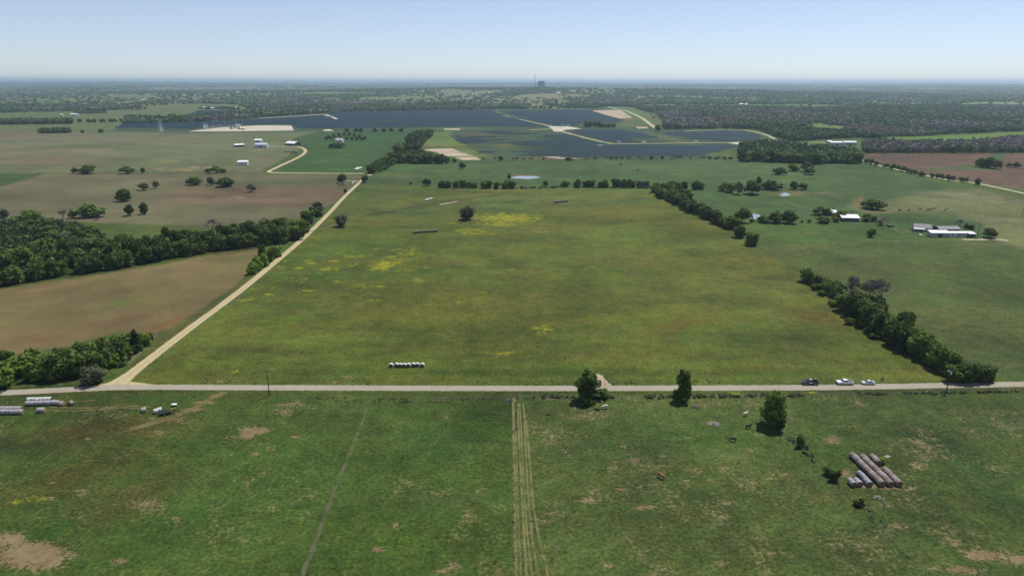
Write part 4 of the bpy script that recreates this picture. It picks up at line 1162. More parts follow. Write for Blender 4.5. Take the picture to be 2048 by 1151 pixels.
row([(1276, 375), (1300, 376)], 9, (8, 9), (9, 11), ['greyfull'], 'greyish tree in the back hedge near its corner', 'back hedge greyish part', 3)
row([(1340, 377), (1375, 378), (1406, 379)], 8, (7.5, 9.5), (10, 12), ['wood'], 'dark tree in the hedge spur right of the corner', 'hedge spur right of the corner', 3)
H1 = 'trees of the upper right hedgerow'
row([(1312, 383), (1326, 394), (1345, 403), (1372, 417), (1400, 429), (1430, 445), (1462, 459)], 7.5, (8, 11), (9.5, 13), ['wood', 'woodmid', 'wood', 'wood'], 'green tree in the upper hedgerow right of the central meadow', H1, 6)
row([(1330, 381), (1352, 391), (1380, 403)], 9, (8, 10), (9, 12), ['wood', 'woodmid'], 'green tree in the upper hedgerow right of the central meadow', H1, 6)
tree(1477, 475, 449, 27, 'wood', 'second last tree at the lower end of the upper right hedgerow')
tree(1503, 490, 464, 29, 'woodmid', 'last tree of the upper right hedgerow, where the fence begins')
for x, b_, t_, w_, k in [(1615, 564, 534, 38, 'wood'), (1640, 575, 548, 32, 'woodmid'), (1658, 586, 556, 36, 'woodmid'), (1678, 604, 566, 38, 'wood'), (1690, 622, 582, 40, 'wood'), (1712, 634, 580, 54, 'wood'), (1728, 622, 580, 44, 'wood'), (1738, 652, 596, 54, 'wood'), (1752, 640, 590, 40, 'woodmid'), (1760, 668, 618, 44, 'wood'), (1776, 676, 628, 40, 'woodmid'),
                         (1792, 690, 636, 46, 'wood'), (1806, 680, 620, 42, 'woodmid'), (1812, 702, 652, 46, 'wood'), (1830, 708, 656, 44, 'woodmid'), (1846, 716, 664, 44, 'woodmid'), (1862, 726, 680, 42, 'wood'), (1880, 738, 684, 50, 'woodmid'), (1898, 748, 706, 40, 'wood')]:
    tree(x, b_, t_, w_, k, 'green tree in the lower hedgerow right of the central meadow', 'tree', 'trees of the lower right hedgerow')
for x, b_, t_, w_ in [(1702, 598, 549, 42), (1770, 608, 555, 66), (1742, 598, 556, 46), (1824, 658, 622, 36)]:
    tree(x, b_, t_, w_, 'bare', 'leafless grey tree behind the lower right hedgerow', 'tree', 'leafless trees behind the lower right hedgerow')
for x in (1906, 1922, 1940, 1957, 1972):
    tree(x, 763 - abs(x - 1935) * .05, 722 + rng.uniform(-2, 5), 36, 'woodmid' if x < 1950 else 'wood', 'dense tree in the thicket where the lower hedgerow meets the road', 'tree', 'thicket by the road')
for x, b_ in [(1633, 579), (1700, 648), (1737, 666), (1748, 676), (1645, 590), (1668, 612)]:
    tree(x, b_, b_ - 13, 20, 'shrubmid', 'low bush along the foot of the lower right hedgerow', 'bush', 'low bushes along the hedgerow foot')
# row along the far road
for x, b_, w_ in [(1734, 327, 12), (1743, 329, 10), (1752, 331, 11), (1772, 336, 14), (1786, 339.5, 13), (1797, 341.5, 11), (1807, 343.5, 16), (1818, 347, 13), (1829, 350, 11), (1842.5, 353, 14), (1863, 355.5, 9), (1875, 357.5, 10), (1883, 358.5, 9), (1895, 361.5, 11), (1905, 362, 12), (1923, 364, 13), (1932, 364.5, 10)]:
    tree(x, b_, b_ - rng.uniform(9, 13), w_, 'dark', 'dark tree in the roadside row along the far right road', 'tree', 'roadside row along the far right road')
# middle right dark wood
row([(1484, 322), (1530, 323), (1580, 325), (1620, 328), (1660, 326), (1700, 326), (1722, 326)], 11, (13, 17), (14, 18), ['wood', 'wood', 'woodmid'], 'dark tree on the pasture edge of the wood below the white barns', 'edge trees of the wood below the barns', 8)
for x in (1034, 1222, 1233, 1244, 1303, 1419, 1432, 1449, 1462, 1325, 1190):
    tree(x, 318.5, 311 + rng.random() * 3, 7 + rng.random() * 3, 'mid', 'tiny tree on the boundary between pasture and solar field', 'tree', 'tiny boundary trees at the solar field')
for x in (1172, 1180, 1190, 1199, 1208, 1218, 1226):
    tree(x, 255.5, 243 if x < 1200 else 247, 12, 'mid' if x < 1195 else 'dark', 'tree in the grove among the solar panels', 'tree', 'grove among the solar panels')
plant_trees()

# ------------------------------------------------------------------ woods beyond the fields (nobody could count them)
m_wood = tinted('woodland_leaves')
m_weed = tinted('weed_leaves', transl=.5, scale=.8)


def template(K, size, seed, squat=False, K2=None):
    rg = np.random.default_rng(seed)
    V = leaf_quads((0, 0, .55), (.46, .46, .42), K, size, rg, inner=.12).reshape(-1, 4, 3)
    V[..., 2] = np.maximum(V[..., 2], .0)
    return V


def scatter(name, pts, hs, ws, tints, temps, mat=None):
    """one mesh of many small tree crowns"""
    n = len(pts)
    VV = []; CC = []
    which = nr.integers(0, len(temps), n)
    for k, T in enumerate(temps):
        sel = which == k
        p = pts[sel]; m = len(p)
        if not m: continue
        a = nr.random(m) * 6.283; ca, sa = np.cos(a), np.sin(a)
        x = T[None, ..., 0] * ca[:, None, None] - T[None, ..., 1] * sa[:, None, None]
        y = T[None, ..., 0] * sa[:, None, None] + T[None, ..., 1] * ca[:, None, None]
        x = x * ws[sel][:, None, None] + p[:, 0][:, None, None]; y = y * ws[sel][:, None, None] + p[:, 1][:, None, None]
        z = T[None, ..., 2] * hs[sel][:, None, None] + p[:, 2][:, None, None]
        VV.append(np.stack([x, y, z], -1).reshape(-1, 3).astype(np.float32))
        c = np.ones((m, 4), np.float32); c[:, :3] = tints[sel]
        CC.append(np.repeat(c, T.shape[0] * 4, axis=0))
    V = np.concatenate(VV); C = np.concatenate(CC)
    o = link(name, np_mesh(name, V, len(V) // 4, mat or m_wood, C)); o['kind'] = 'stuff'
    return o


GREEN = np.array([(.05, .092, .034), (.068, .115, .038), (.09, .14, .044), (.056, .10, .045)])
GREYB = np.array([(.165, .145, .14), (.14, .125, .12), (.18, .16, .145), (.12, .125, .09)])
YELG = np.array([(.13, .18, .035), (.11, .165, .04)])


def tint_for(x, y, px, py, n):
    """kind of tree by place: evergreen, still leafless, fresh green"""
    g = fbm(x / 160, y / 260, 5, 4)
    bias = np.full(n, -.06)
    bias += .14 * polymask(px, py, [(1290, 222), (2900, 205), (2900, 262), (2048, 262), (1720, 276), (1600, 262), (1300, 256)], 4)
    bias += .3 * polymask(px, py, WOODS[1], 2)
    bias -= .25 * polymask(px, py, WOODS[2], 4) + .1 * polymask(px, py, [(1500, 264), (1800, 268), (1720, 292), (1560, 292)], 4)
    bias += .10 * polymask(px, py, [(-900, 190), (200, 190), (260, 212), (-900, 218)], 4) + .12 * polymask(px, py, [(520, 200), (760, 200), (700, 224), (520, 222)], 3)
    grey = (g + bias + (nr.random(n) - .5) * .3) > .56
    yel = (~grey) & (nr.random(n) < .07 + .25 * (fbm(x / 90, y / 140, 15, 3) > .62))
    t = GREEN[nr.integers(0, 4, n)]
    t = np.where(grey[:, None], GREYB[nr.integers(0, 4, n)], t)
    t = np.where(yel[:, None], YELG[nr.integers(0, 2, n)], t)
    return t * (.9 + .3 * nr.random(n))[:, None]


FE = [(-2500, 240), (-700, 234), (0, 226), (150, 222.5), (215, 221), (300, 212), (400, 207), (470, 209), (510, 220), (535, 233), (600, 229), (680, 223), (780, 221.5), (1020, 218), (1190, 216.5), (1215, 212.5), (1262, 214), (1290, 222), (1300, 232), (1320, 254), (1335, 258.5), (1416, 258), (1470, 257), (1515, 259), (1561, 278), (1588, 285), (1640, 279), (1714, 276), (1754, 277), (1861, 271), (2048, 262), (2400, 252), (5000, 240)]
ALLW = [FE + [(5000, 100), (-2500, 100)]]


def woods_fill(name, d0, d1, cell, hr, wr, temps, soft_clear=True):
    half = .95 * d1
    n = int((d1 - d0) * (2 * half) / cell ** 2)
    y = d0 + (d1 - d0) * nr.random(n); x = (nr.random(n) * 2 - 1) * half
    keep = np.abs(x) < .86 * y + 60
    x, y = x[keep], y[keep]
    z = hfun(x, y); px, py = proj(x, y, z)
    jx = px + (fbm(x / 30, y / 60, 41, 3) - .5) * 14; jy = py + (fbm(x / 30, y / 60, 43, 3) - .5) * 2.4
    m = np.zeros(len(x))
    for P_ in ALLW + WOODS: m = np.maximum(m, polymask(jx, jy, P_, .6))
    for P_, c in CLEAR: m = np.minimum(m, 1 - .985 * polymask(jx, jy, P_, .6))
    # farmland strips deeper in the country
    f = fbm(x / 520, y / 900, 21, 3) + .22 * (fbm(x / 120, y / 150, 71, 3) - .5)
    deep = sstep(2600, 3600, y)
    left = sstep(200, -400, (px - 1250))
    open_ = (f > .555 - .075 * left) & (deep > .5)
    m = np.where(open_, m * .06, m)
    # bushy gaps
    m = m * np.where(fbm(x / 55, y / 80, 81, 3) < .30, .25, 1)
    k = nr.random(len(x)) < m
    x, y, z, px, py = x[k], y[k], z[k], px[k], py[k]
    n = len(x)
    edge = .75 + .5 * fbm(x / 60, y / 60, 91, 2)
    h = (hr[0] + (hr[1] - hr[0]) * nr.random(n)) * edge; w_ = wr[0] + (wr[1] - wr[0]) * nr.random(n)
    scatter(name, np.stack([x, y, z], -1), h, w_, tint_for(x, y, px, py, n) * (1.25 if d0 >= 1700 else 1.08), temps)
    print(name, n)


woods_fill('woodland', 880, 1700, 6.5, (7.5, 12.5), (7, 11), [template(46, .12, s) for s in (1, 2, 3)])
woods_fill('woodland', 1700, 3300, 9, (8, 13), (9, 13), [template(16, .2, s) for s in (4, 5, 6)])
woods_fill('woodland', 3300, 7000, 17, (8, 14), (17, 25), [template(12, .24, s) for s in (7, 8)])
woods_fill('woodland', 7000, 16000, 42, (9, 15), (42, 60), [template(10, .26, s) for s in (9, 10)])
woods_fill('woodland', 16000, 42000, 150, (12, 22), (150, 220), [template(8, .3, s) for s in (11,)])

# undergrowth below the left wood and scattered bushes
def brush(name, poly, cell, hr, wr, tset, seed, K=40, size=.13, dens=1.0, clump=0.0):
    g = [G(*p) for p in poly]
    x0, x1 = min(p.x for p in g), max(p.x for p in g); y0, y1 = min(p.y for p in g), max(p.y for p in g)
    n = int((x1 - x0) * (y1 - y0) / cell ** 2)
    x = x0 + (x1 - x0) * nr.random(n); y = y0 + (y1 - y0) * nr.random(n)
    m = polymask(x, y, [(p.x, p.y) for p in g], .5) > .5
    if clump: m &= fbm(x / 14, y / 14, seed, 3) > clump
    m &= nr.random(n) < dens
    x, y = x[m], y[m]; n = len(x)
    t = np.array(tset)[nr.integers(0, len(tset), n)] * (.75 + .5 * nr.random(n))[:, None]
    o = scatter(name, np.stack([x, y, hfun(x, y)], -1), hr[0] + (hr[1] - hr[0]) * nr.random(n), wr[0] + (wr[1] - wr[0]) * nr.random(n), t, [template(K, size, seed + i) for i in range(2)], m_weed if K < 20 else None)
    return o


DG = [(.05, .08, .02), (.065, .105, .026), (.085, .13, .03)]
brush('undergrowth', [(-200, 600), (0, 570), (100, 555), (230, 537), (400, 507), (520, 490), (600, 478), (600, 455), (540, 462), (420, 478), (250, 495), (180, 462), (120, 448), (0, 446), (-200, 460)], 5.5, (2.5, 6.5), (4, 8), DG + [(.06, .075, .035)], 50, clump=.36)
brush('undergrowth', [(-100, 790), (0, 768), (80, 756), (150, 748), (200, 762), (240, 735), (290, 690), (250, 690), (180, 715), (60, 735), (-100, 760)], 3.2, (1.5, 4), (2.5, 5), DG, 60)
brush('undergrowth', [(1598, 552), (1640, 578), (1690, 622), (1740, 668), (1800, 700), (1860, 735), (1890, 752), (1985, 764), (1985, 750), (1890, 725), (1800, 672), (1720, 625), (1640, 565)], 2.6, (1.2, 3.2), (2, 4.5), DG + [(.07, .10, .03)], 70, dens=.8)
brush('undergrowth', [(1312, 385), (1340, 405), (1400, 430), (1465, 462), (1470, 458), (1405, 424), (1345, 396), (1318, 378)], 4, (1.5, 4), (3, 6), DG, 80)
brush('undergrowth', [(884, 376), (1030, 378.5), (1130, 376), (1300, 378), (1300, 376), (1130, 374), (1030, 376.5), (884, 374)], 5, (.8, 2.4), (2, 5), DG, 90, dens=.7)
brush('undergrowth', [(1030, 379), (1130, 376), (1130, 374), (1030, 376)], 5, (.8, 2.8), (2, 5), [(.07, .09, .04), (.05, .07, .025)], 91, dens=.9)
brush('undergrowth', [(1480, 324), (1722, 329), (1722, 318), (1480, 315)], 9, (3, 11), (7, 13), DG, 92)
brush('undergrowth', [(1720, 318), (1736, 325), (1850, 349), (1850, 347.5), (1738, 322.5)], 5, (1, 3), (3, 5), DG, 93, dens=.6)
brush('undergrowth', [(740, 349), (760, 341), (792, 322), (800, 304), (820, 286), (846, 268), (862, 262), (866, 270), (850, 284), (838, 304), (896, 322), (896, 328), (800, 328), (752, 347)], 7, (3, 8), (6, 10), DG, 94)
brush('undergrowth', [(930, 322), (1130, 319.5), (1440, 318), (1480, 320), (1480, 316), (1440, 315), (1130, 316.5), (930, 319)], 9, (1, 3.5), (3, 7), [(.05, .075, .025), (.08, .10, .04)], 95, dens=.35)
brush('far_brush', [(0, 249.5), (143, 248), (143, 243), (0, 244)], 6, (8, 12), (9, 13), DG, 96)
brush('far_brush', [(80, 267), (142, 266), (140, 262), (80, 263)], 6, (5, 10), (7, 12), DG, 97)
brush('far_brush', [(150, 228.5), (212, 227), (210, 224), (150, 225)], 9, (6, 9), (8, 12), DG, 98, dens=.6)
brush('far_brush', [(250, 221), (282, 221), (300, 216), (250, 217)], 12, (6, 9), (9, 14), DG, 99, dens=.25)
brush('far_brush', [(400, 219), (480, 220), (480, 216), (400, 215)], 12, (6, 9), (9, 14), DG, 100, dens=.5)
# weeds along the fence below the road and the ditch
WD = [(.045, .08, .024), (.075, .11, .035), (.11, .13, .06), (.05, .07, .03)]
brush('roadside_weeds', [(1035, 796), (1300, 797), (1560, 794), (1560, 788), (1300, 791), (1035, 792)], .8, (.3, .9), (.5, 1.4), WD, 110, K=12, size=.25, dens=.8, clump=.42)
brush('roadside_weeds', [(1560, 794), (1860, 789), (2048, 784), (2300, 776), (2300, 770), (2048, 778), (1860, 784), (1560, 788)], .8, (.3, .8), (.5, 1.4), WD, 111, K=12, size=.25, dens=.7, clump=.42)
brush('roadside_weeds', [(560, 799), (840, 806), (1010, 802), (1018, 810), (1022, 797), (1010, 794), (840, 795), (560, 793)], 1.0, (.1, .35), (.4, 1.1), WD, 112, K=12, size=.25, dens=.4, clump=.5)
brush('roadside_weeds', [(1022, 800), (1024, 1000), (1026, 1300), (1031, 1300), (1029, 1000), (1026, 800)], 0.6, (.08, .25), (.25, .7), WD, 113, K=10, size=.25, dens=.35, clump=.4)
brush('roadside_weeds', [(1560, 866), (1640, 935), (1720, 1010), (1850, 1151), (1860, 1151), (1728, 1005), (1650, 930), (1575, 862)], .8, (.2, .7), (.4, 1.2), WD, 114, K=10, size=.25, dens=.6, clump=.5)
brush('roadside_weeds', [(280, 768), (500, 768), (1140, 768), (1600, 766), (1900, 762), (1900, 752), (1600, 757), (1140, 760), (500, 760), (300, 750)], 1.4, (.1, .3), (.4, 1.1), WD, 115, K=8, size=.28, dens=.3, clump=.5)
# tufts of taller grass in the meadow and the pastures
TU = [(.12, .145, .04), (.09, .13, .035), (.14, .14, .05), (.08, .12, .03)]
brush('grass_tufts', [(-200, 810), (1020, 800), (1020, 1300), (-300, 1300)], 1.7, (.06, .18), (.25, .7), TU, 121, K=5, size=.3, dens=.55, clump=.5)
brush('grass_tufts', [(1105, 805), (2100, 800), (2400, 1300), (1150, 1300)], 1.5, (.06, .2), (.25, .7), TU, 122, K=5, size=.3, dens=.6, clump=.45)

# ------------------------------------------------------------------ solar panels
m_panel = simple('panel_glass', (.008, .026, .032), .5, .2, .03, spec=.09)
m_panelback = simple('panel_back', (.10, .11, .11), .6, .1, .1)


def panels(name, poly, direction, pitch=7.0, wd=2.9, tilt=-0.2, zc=1.6, thr=.66):
    direction = math.pi / 2 + direction
    g = [G(*p) for p in poly]
    u = Vector((math.cos(direction), math.sin(direction))); v = Vector((-u.y, u.x))
    q = [(p.x * u.x + p.y * u.y, p.x * v.x + p.y * v.y) for p in g]
    lo, hi = min(b for a, b in q), max(b for a, b in q)
    VV = []; Fs = []
    s = lo + pitch / 2
    while s < hi:
        xs = []
        for i in range(len(q)):
            (a0, b0), (a1, b1) = q[i], q[(i + 1) % len(q)]
            if (b0 > s) != (b1 > s): xs.append(a0 + (a1 - a0) * (s - b0) / (b1 - b0))
        xs.sort()
        for a, b in zip(xs[::2], xs[1::2]):
            t = a + rng.uniform(0, 8)
            while t < b - 12:
                e = min(t + rng.choice((62, 62, 94)), b)
                cc_ = u * ((t + e) / 2) + v * s
                if rng.random() > .02 and float(fbm(np.array(cc_.x / 90), np.array(cc_.y / 130), 66, 3)) + rng.uniform(-.06, .06) < thr:
                    k = len(VV)
                    for (l, o_, z) in ((t, -wd / 2, zc - tilt), (e, -wd / 2, zc - tilt), (e, wd / 2, zc + tilt), (t, wd / 2, zc + tilt)):
                        VV.append((u.x * l + v.x * (s + o_), u.y * l + v.y * (s + o_), z))
                        VV.append((u.x * l + v.x * (s + o_), u.y * l + v.y * (s + o_), z - .12))
                    Fs += [(k, k + 2, k + 4, k + 6), (k + 1, k + 7, k + 5, k + 3), (k, k + 1, k + 3, k + 2), (k + 2, k + 3, k + 5, k + 4), (k + 4, k + 5, k + 7, k + 6), (k + 6, k + 7, k + 1, k)]
                t = e + 5
        s += pitch
    me = bpy.data.meshes.new(name); me.from_pydata(VV, [], Fs); me.materials.append(m_panel); me.update()
    o = link(name, me); o['kind'] = 'stuff'
    return o


d0 = G(480, 581); d1 = G(700, 384)
DIRP = math.atan2(d1.y - d0.y, d1.x - d0.x)
panels('solar_panels', [(228, 256.5), (250, 247.5), (380, 245.5), (520, 238.5), (590, 234), (648, 231.5), (668, 239), (672, 247), (640, 255), (592, 255), (580, 249.5), (540, 249), (440, 252.5), (385, 258), (300, 257)], DIRP)
panels('solar_panels', [(374, 231), (398, 221.5), (470, 220.5), (515, 222), (470, 228), (420, 232)], DIRP)
panels('solar_panels', [(676, 238), (654, 228.5), (690, 224.5), (780, 222.8), (985, 221), (996, 227), (1050, 242.5), (1095, 254), (960, 253.5), (880, 254.5), (760, 256), (600, 257.5), (596, 256)], DIRP)
panels('solar_panels', [(1000, 222), (1130, 220), (1180, 221.5), (1190, 224.5), (1228, 237.5), (1250, 241), (1236, 246), (1165, 247), (1150, 252), (1120, 254), (1090, 249), (1040, 237)], DIRP)
panels('solar_panels', [(893, 265.5), (960, 262.5), (1096, 262.5), (1140, 268.5), (1190, 283.5), (1215, 290), (1180, 294), (1100, 299), (1010, 303), (965, 309), (935, 297), (905, 277)], DIRP, thr=.56)
panels('solar_panels', [(1216, 290.5), (1300, 289), (1450, 288.5), (1478, 293), (1440, 304), (1400, 312), (1200, 315), (990, 316.5), (960, 311), (1010, 304.5), (1110, 300.5)], DIRP, thr=.5)
panels('solar_panels', [(1142, 263.2), (1180, 261), (1240, 260.5), (1290, 268), (1345, 282), (1328, 285.3), (1232, 286.3), (1176, 273.5)], DIRP, thr=.62)
panels('solar_panels', [(1322, 266), (1372, 264), (1470, 261), (1510, 266), (1528, 273), (1512, 280), (1452, 284), (1410, 284), (1360, 276)], DIRP, thr=.56)

# ------------------------------------------------------------------ materials for built things
m_wroof = simple('white_metal_roof', (.72, .73, .74), .45, .08, .3, spec=.4)
m_wwall = simple('white_siding', (.62, .62, .60), .7, .08, .4)
m_groof = simple('grey_shingle_roof', (.26, .25, .25), .9, .15, .6)
m_gwall = simple('grey_siding', (.34, .35, .37), .7, .1, .4)
m_silver = simple('galvanised_wall', (.50, .53, .57), .45, .1, .5)
m_dwall = simple('dark_siding', (.085, .085, .095), .7, .15, .4)
m_brown = simple('brown_siding', (.20, .15, .12), .8, .15, .4)
m_glass = simple('window_glass', (.03, .035, .045), .12, .1, 1, spec=.6)
m_white = simple('white_paint', (.75, .75, .73), .5, .05, 1)
m_steel = simple('grey_steel', (.42, .44, .46), .4, .08, 1, metal=.3)
m_pole = simple('creosote_wood', (.075, .058, .045), .9, .25, 4)
m_post = simple('fence_wood', (.16, .13, .10), .9, .3, 5)
m_wire = simple('wire', (.16, .15, .15), .6, .1, 5)
m_rust = simple('rusty_steel', (.17, .09, .06), .8, .3, 3)
m_conc = simple('pale_concrete', (.5, .49, .47), .85, .1, 1)


def up(px, py): return G(px, py)


def building(name, label, px, py, L, D, h, rise, yaw, wall, roof, cat='building', windows=0, door=True, style='gable', overhang=.35, porch=None, group=None, openfront=False):
    g = G(px, py)
    r = empty(name, g, R_(yaw), label, cat, group)
    y0, y1 = 0, D        # px,py is the middle of the near side
    mb = MB()
    if openfront:
        mb.box((0, y1 - .1, h / 2), (L, .2, h)); mb.box((-L / 2 + .1, D / 2 - .1, h / 2), (.2, D - .2, h)); mb.box((L / 2 - .1, D / 2 - .1, h / 2), (.2, D - .2, h))
    else:
        mb.box((0, D / 2, h / 2 - .05), (L, D, h + .1))
    if style == 'gable':
        for s in (-1, 1):
            x = s * L / 2
            mb.quad([(x - s * .003, 0, h), (x - s * .003, D, h), (x - s * .003, D / 2, h + rise)])
    if style == 'shed':
        rz = rise * 1.5 * D / (D + 2 * overhang)
        for x in (-L / 2 * .998, L / 2 * .998): mb.quad([(x, 0, h), (x, D, h), (x, D, h + rz)])
        mb.quad([(-L / 2, D * .999, h), (L / 2, D * .999, h), (L / 2, D * .999, h + rz), (-L / 2, D * .999, h + rz)])
    mb.build('wall', wall, r)
    rb = MB(); o = overhang; t = .14
    if style == 'gable':
        sl_ = rise / (D / 2)
        for sgn in (-1, 1):
            ye = D / 2 + sgn * (D / 2 + o); ze = h - o * sl_ + .03
            yr = D / 2; zr = h + rise + .03
            for zz in (0, 1): pass
            a = [(-L / 2 - o, ye, ze), (L / 2 + o, ye, ze), (L / 2 + o, yr, zr), (-L / 2 - o, yr, zr)]
            b_ = [(x, y, z + t) for x, y, z in a]
            rb.quad(a[::-1]); rb.quad(b_)
            for i in range(4):
                j = (i + 1) % 4; rb.quad([a[i], a[j], b_[j], b_[i]])
    elif style == 'gable_end':            # ridge runs away from the viewer
        sl_ = rise / (L / 2)
        wb = MB(); wb.quad([(-L / 2, .003, h), (L / 2, .003, h), (0, .003, h + rise)]); wb.quad([(-L / 2, D - .003, h), (L / 2, D - .003, h), (0, D - .003, h + rise)]); wb.build('gable', wall, r)
        for sgn in (-1, 1):
            xe = sgn * (L / 2 + o); ze = h - o * sl_ + .03
            a = [(xe, -o, ze), (xe, D + o, ze), (0, D + o, h + rise + .03), (0, -o, h + rise + .03)]
            b_ = [(x, y, z + t) for x, y, z in a]
            rb.quad(a); rb.quad(b_)
            for i in range(4):
                j = (i + 1) % 4; rb.quad([a[i], a[j], b_[j], b_[i]])
    else:                                  # single slope falling towards the back
        a = [(-L / 2 - o, -o, h + .03), (L / 2 + o, -o, h + .03), (L / 2 + o, D + o, h + .03 + rise * 1.5), (-L / 2 - o, D + o, h + .03 + rise * 1.5)]
        b_ = [(x, y, z + t) for x, y, z in a]
        rb.quad(a[::-1]); rb.quad(b_)
        for i in range(4):
            j = (i + 1) % 4; rb.quad([a[i], a[j], b_[j], b_[i]])
    rb.build('roof', roof, r)
    if door:
        dx = -L * .12 if windows else 0
        dm = MB(); dm.box((dx, -.03, 1.05), (1.0 if windows else min(3.2, L * .3), .06, 2.1 if windows else min(h * .8, 3)))
        dm.build('door', m_brown if windows else m_glass, r)
    for i in range(windows):
        x = -L / 2 + L * (i + .5) / windows
        if door and abs(x + L * .12) < 1: x += 1.4
        w_ = MB(); w_.box((x, -.03, 1.6), (1.2, .06, 1.0)); w_.build('window', m_glass, r)
    if porch:
        pb = MB(); x0, x1, dp = porch
        pb.quad([(x0, -dp, h - .5), (x1, -dp, h - .5), (x1, -.02, h - .1), (x0, -.02, h - .1)]); pb.quad([(x0, -dp, h - .6), (x0, -.02, h - .2), (x1, -.02, h - .2), (x1, -dp, h - .6)])
        for x in (x0 + .1, (x0 + x1) / 2, x1 - .1): pb.box((x, -dp + .1, (h - .6) / 2), (.14, .14, h - .6))
        pb.build('porch', m_wroof, r)
    return r


# farm at the right
hs = building('farm_house', 'grey gabled house with a white porch, leftmost building of the right farm', 1844, 463, 11.5, 9, 2.8, 2.2, -24, m_gwall, m_groof, 'house', windows=3, porch=(-6, 1.5, 2.6))
building('long_shed', 'long dark fronted shed with bright white roof between house and mobile home', 1880, 474, 13.4, 5, 3.0, .7, -2, m_gwall, m_wroof, 'shed', style='shed', door=True)
building('mobile_home', 'white mobile home with dark windows beside the tall pole', 1921, 473.5, 15.6, 5, 2.9, .7, -2, m_wwall, m_wroof, 'mobile home', windows=4)
building('mobile_home_annex', 'small white annex at the right end of the mobile home', 1944, 475, 4.6, 4.4, 2.7, .5, -2, m_dwall, m_wroof, 'annex', style='shed', door=True)
building('back_barn', 'low brownish grey roofed barn behind the shed and mobile home', 1899, 465, 16, 8, 2.6, 1.5, 2, m_brown, m_groof, 'barn')
building('field_shed', 'small white roofed shed with dark front, further left among the farm trees', 1661, 431, 10.5, 6, 2.6, .8, -8, m_dwall, m_wroof, 'shed', style='shed')
building('field_shed', 'larger white roofed shed with dark open front, right of the small one', 1701, 443, 13.5, 7, 2.9, 1.1, -8, m_dwall, m_wroof, 'shed', style='shed', door=False)
# top right
building('barn', 'long white roofed barn, left one of the pair at the right wood', 1674, 291, 22, 14, 5.2, 1.6, 4, m_silver, m_wroof, 'barn', group=None)
building('barn', 'long white roofed barn, right one of the pair at the right wood', 1701, 290.5, 23, 14, 5.2, 1.6, 2, m_silver, m_wroof, 'barn')
building('shed', 'small white roofed shed left of the pair of barns at the right wood', 1659, 286, 7.5, 6, 3, 1.2, 0, m_dwall, m_wroof, 'shed')
building('shed', 'tiny white shed right of the pair of barns at the right wood', 1734, 286.5, 5, 4, 3, 1, 0, m_wwall, m_wroof, 'shed')
# left farm
building('barn', 'silver grey metal barn at the left end of the curved driveway', 521.5, 295.5, 20.5, 12, 5.2, 2.2, -2, m_silver, m_silver, 'barn')
building('shed', 'white roofed shed just behind the silver barn', 515, 285, 13, 8, 4, 1.2, 0, m_wwall, m_wroof, 'shed', style='shed')
building('barn', 'white roofed barn with dark gable beside the top of the curved driveway', 579.5, 291.5, 22, 16, 4, 3.2, -28, m_dwall, m_wroof, 'barn')
building('long_shed', 'narrow long white roofed shed left of the silver barn', 480, 293.5, 16, 7, 3, 1, 34, m_dwall, m_wroof, 'shed', style='shed')
building('white_shed', 'white box-like shed alone in the pasture below the left farm', 484.5, 330, 13, 9, 4, .8, 6, m_wwall, m_wroof, 'shed', style='shed', door=False)
wh = building('white_house', 'white house with several gables inside the young tree planting', 678, 285, 14, 10, 4.4, 3, 0, m_wwall, m_gwall, 'house', style='gable', windows=4)
for x in (-4, 3.5):
    g_ = MB(); g_.box((x, -1.5, 2.1), (4, 3, 4.2)); g_.quad([(x - 2.3, -3.2, 4.2), (x + 2.3, -3.2, 4.2), (x, -3.2, 6.6)]); g_.quad([(x - 2.3, -3.2, 4.2), (x, -3.2, 6.6), (x, 2, 6.6), (x - 2.3, 2, 4.2)]); g_.quad([(x + 2.3, -3.2, 4.2), (x + 2.3, 2, 4.2), (x, 2, 6.6), (x, -3.2, 6.6)]); g_.build('front_gable', m_wwall, wh)
# far buildings
for px, py, wpx, lab, wl in [
    (410.5, 217.5, 12, 'white roofed barn, left of two beyond the upper left pasture', m_wwall), (423, 218.5, 10, 'white roofed barn, right of two beyond the upper left pasture', m_wwall),
    (471, 218.5, 11, 'low dark shed right of the two white roofed barns', m_dwall), (147, 231.5, 14, 'long pale shed at the far left among trees', m_silver), (123, 232, 5, 'tiny pale hut left of the long pale shed', m_wwall),
    (285, 202, 9, 'small white house in the woods far left', m_wwall), (542, 194.5, 10, 'white far building, left of two above the solar field', m_wwall), (554, 195, 7, 'white far building, right of two above the solar field', m_wwall),
    (1117, 187.5, 8, 'white farm building on the far tan clearing', m_wwall), (1147, 184.8, 6, 'small white building right of the far tan clearing', m_wwall), (1229, 203, 3, 'tiny white building in the woods right of the solar field', m_wwall),
    (1483, 211, 8, 'white roofed building, left of two on the pale green strip', m_wwall), (1493, 211.5, 6, 'white roofed building, right of two on the pale green strip', m_wwall),
    (978, 188, 7, 'white building in the far village, biggest of the cluster', m_wwall), (1460, 174.5, 9, 'long pale building near the horizon at the right', m_wwall), (476, 186.5, 7, 'pale building near the horizon at the left', m_wwall)]:
    g = G(px, py); k = mpp(px, py)
    building('far_building', lab, px, py, wpx * k, min(14, wpx * k * .6), min(7, 2.2 * k + 1), min(4, .8 * k + .6), rng.uniform(-8, 8), wl, m_wroof, 'building', door=True)
for i in range(26):
    px = rng.uniform(780, 1020) if i < 17 else rng.uniform(60, 1900); py = rng.uniform(183, 194) if i < 17 else rng.uniform(176, 200)
    k = mpp(px, py)
    building('village_house', 'small pale house in the scattered far village', px, py, rng.uniform(2, 3.6) * k, 8, 1.0 * k + 2, .4 * k + .8, rng.uniform(-30, 30), rng.choice([m_wwall, m_silver, m_brown]), rng.choice([m_wroof, m_groof, m_wroof]), 'house', door=True, group='houses of the scattered far village')
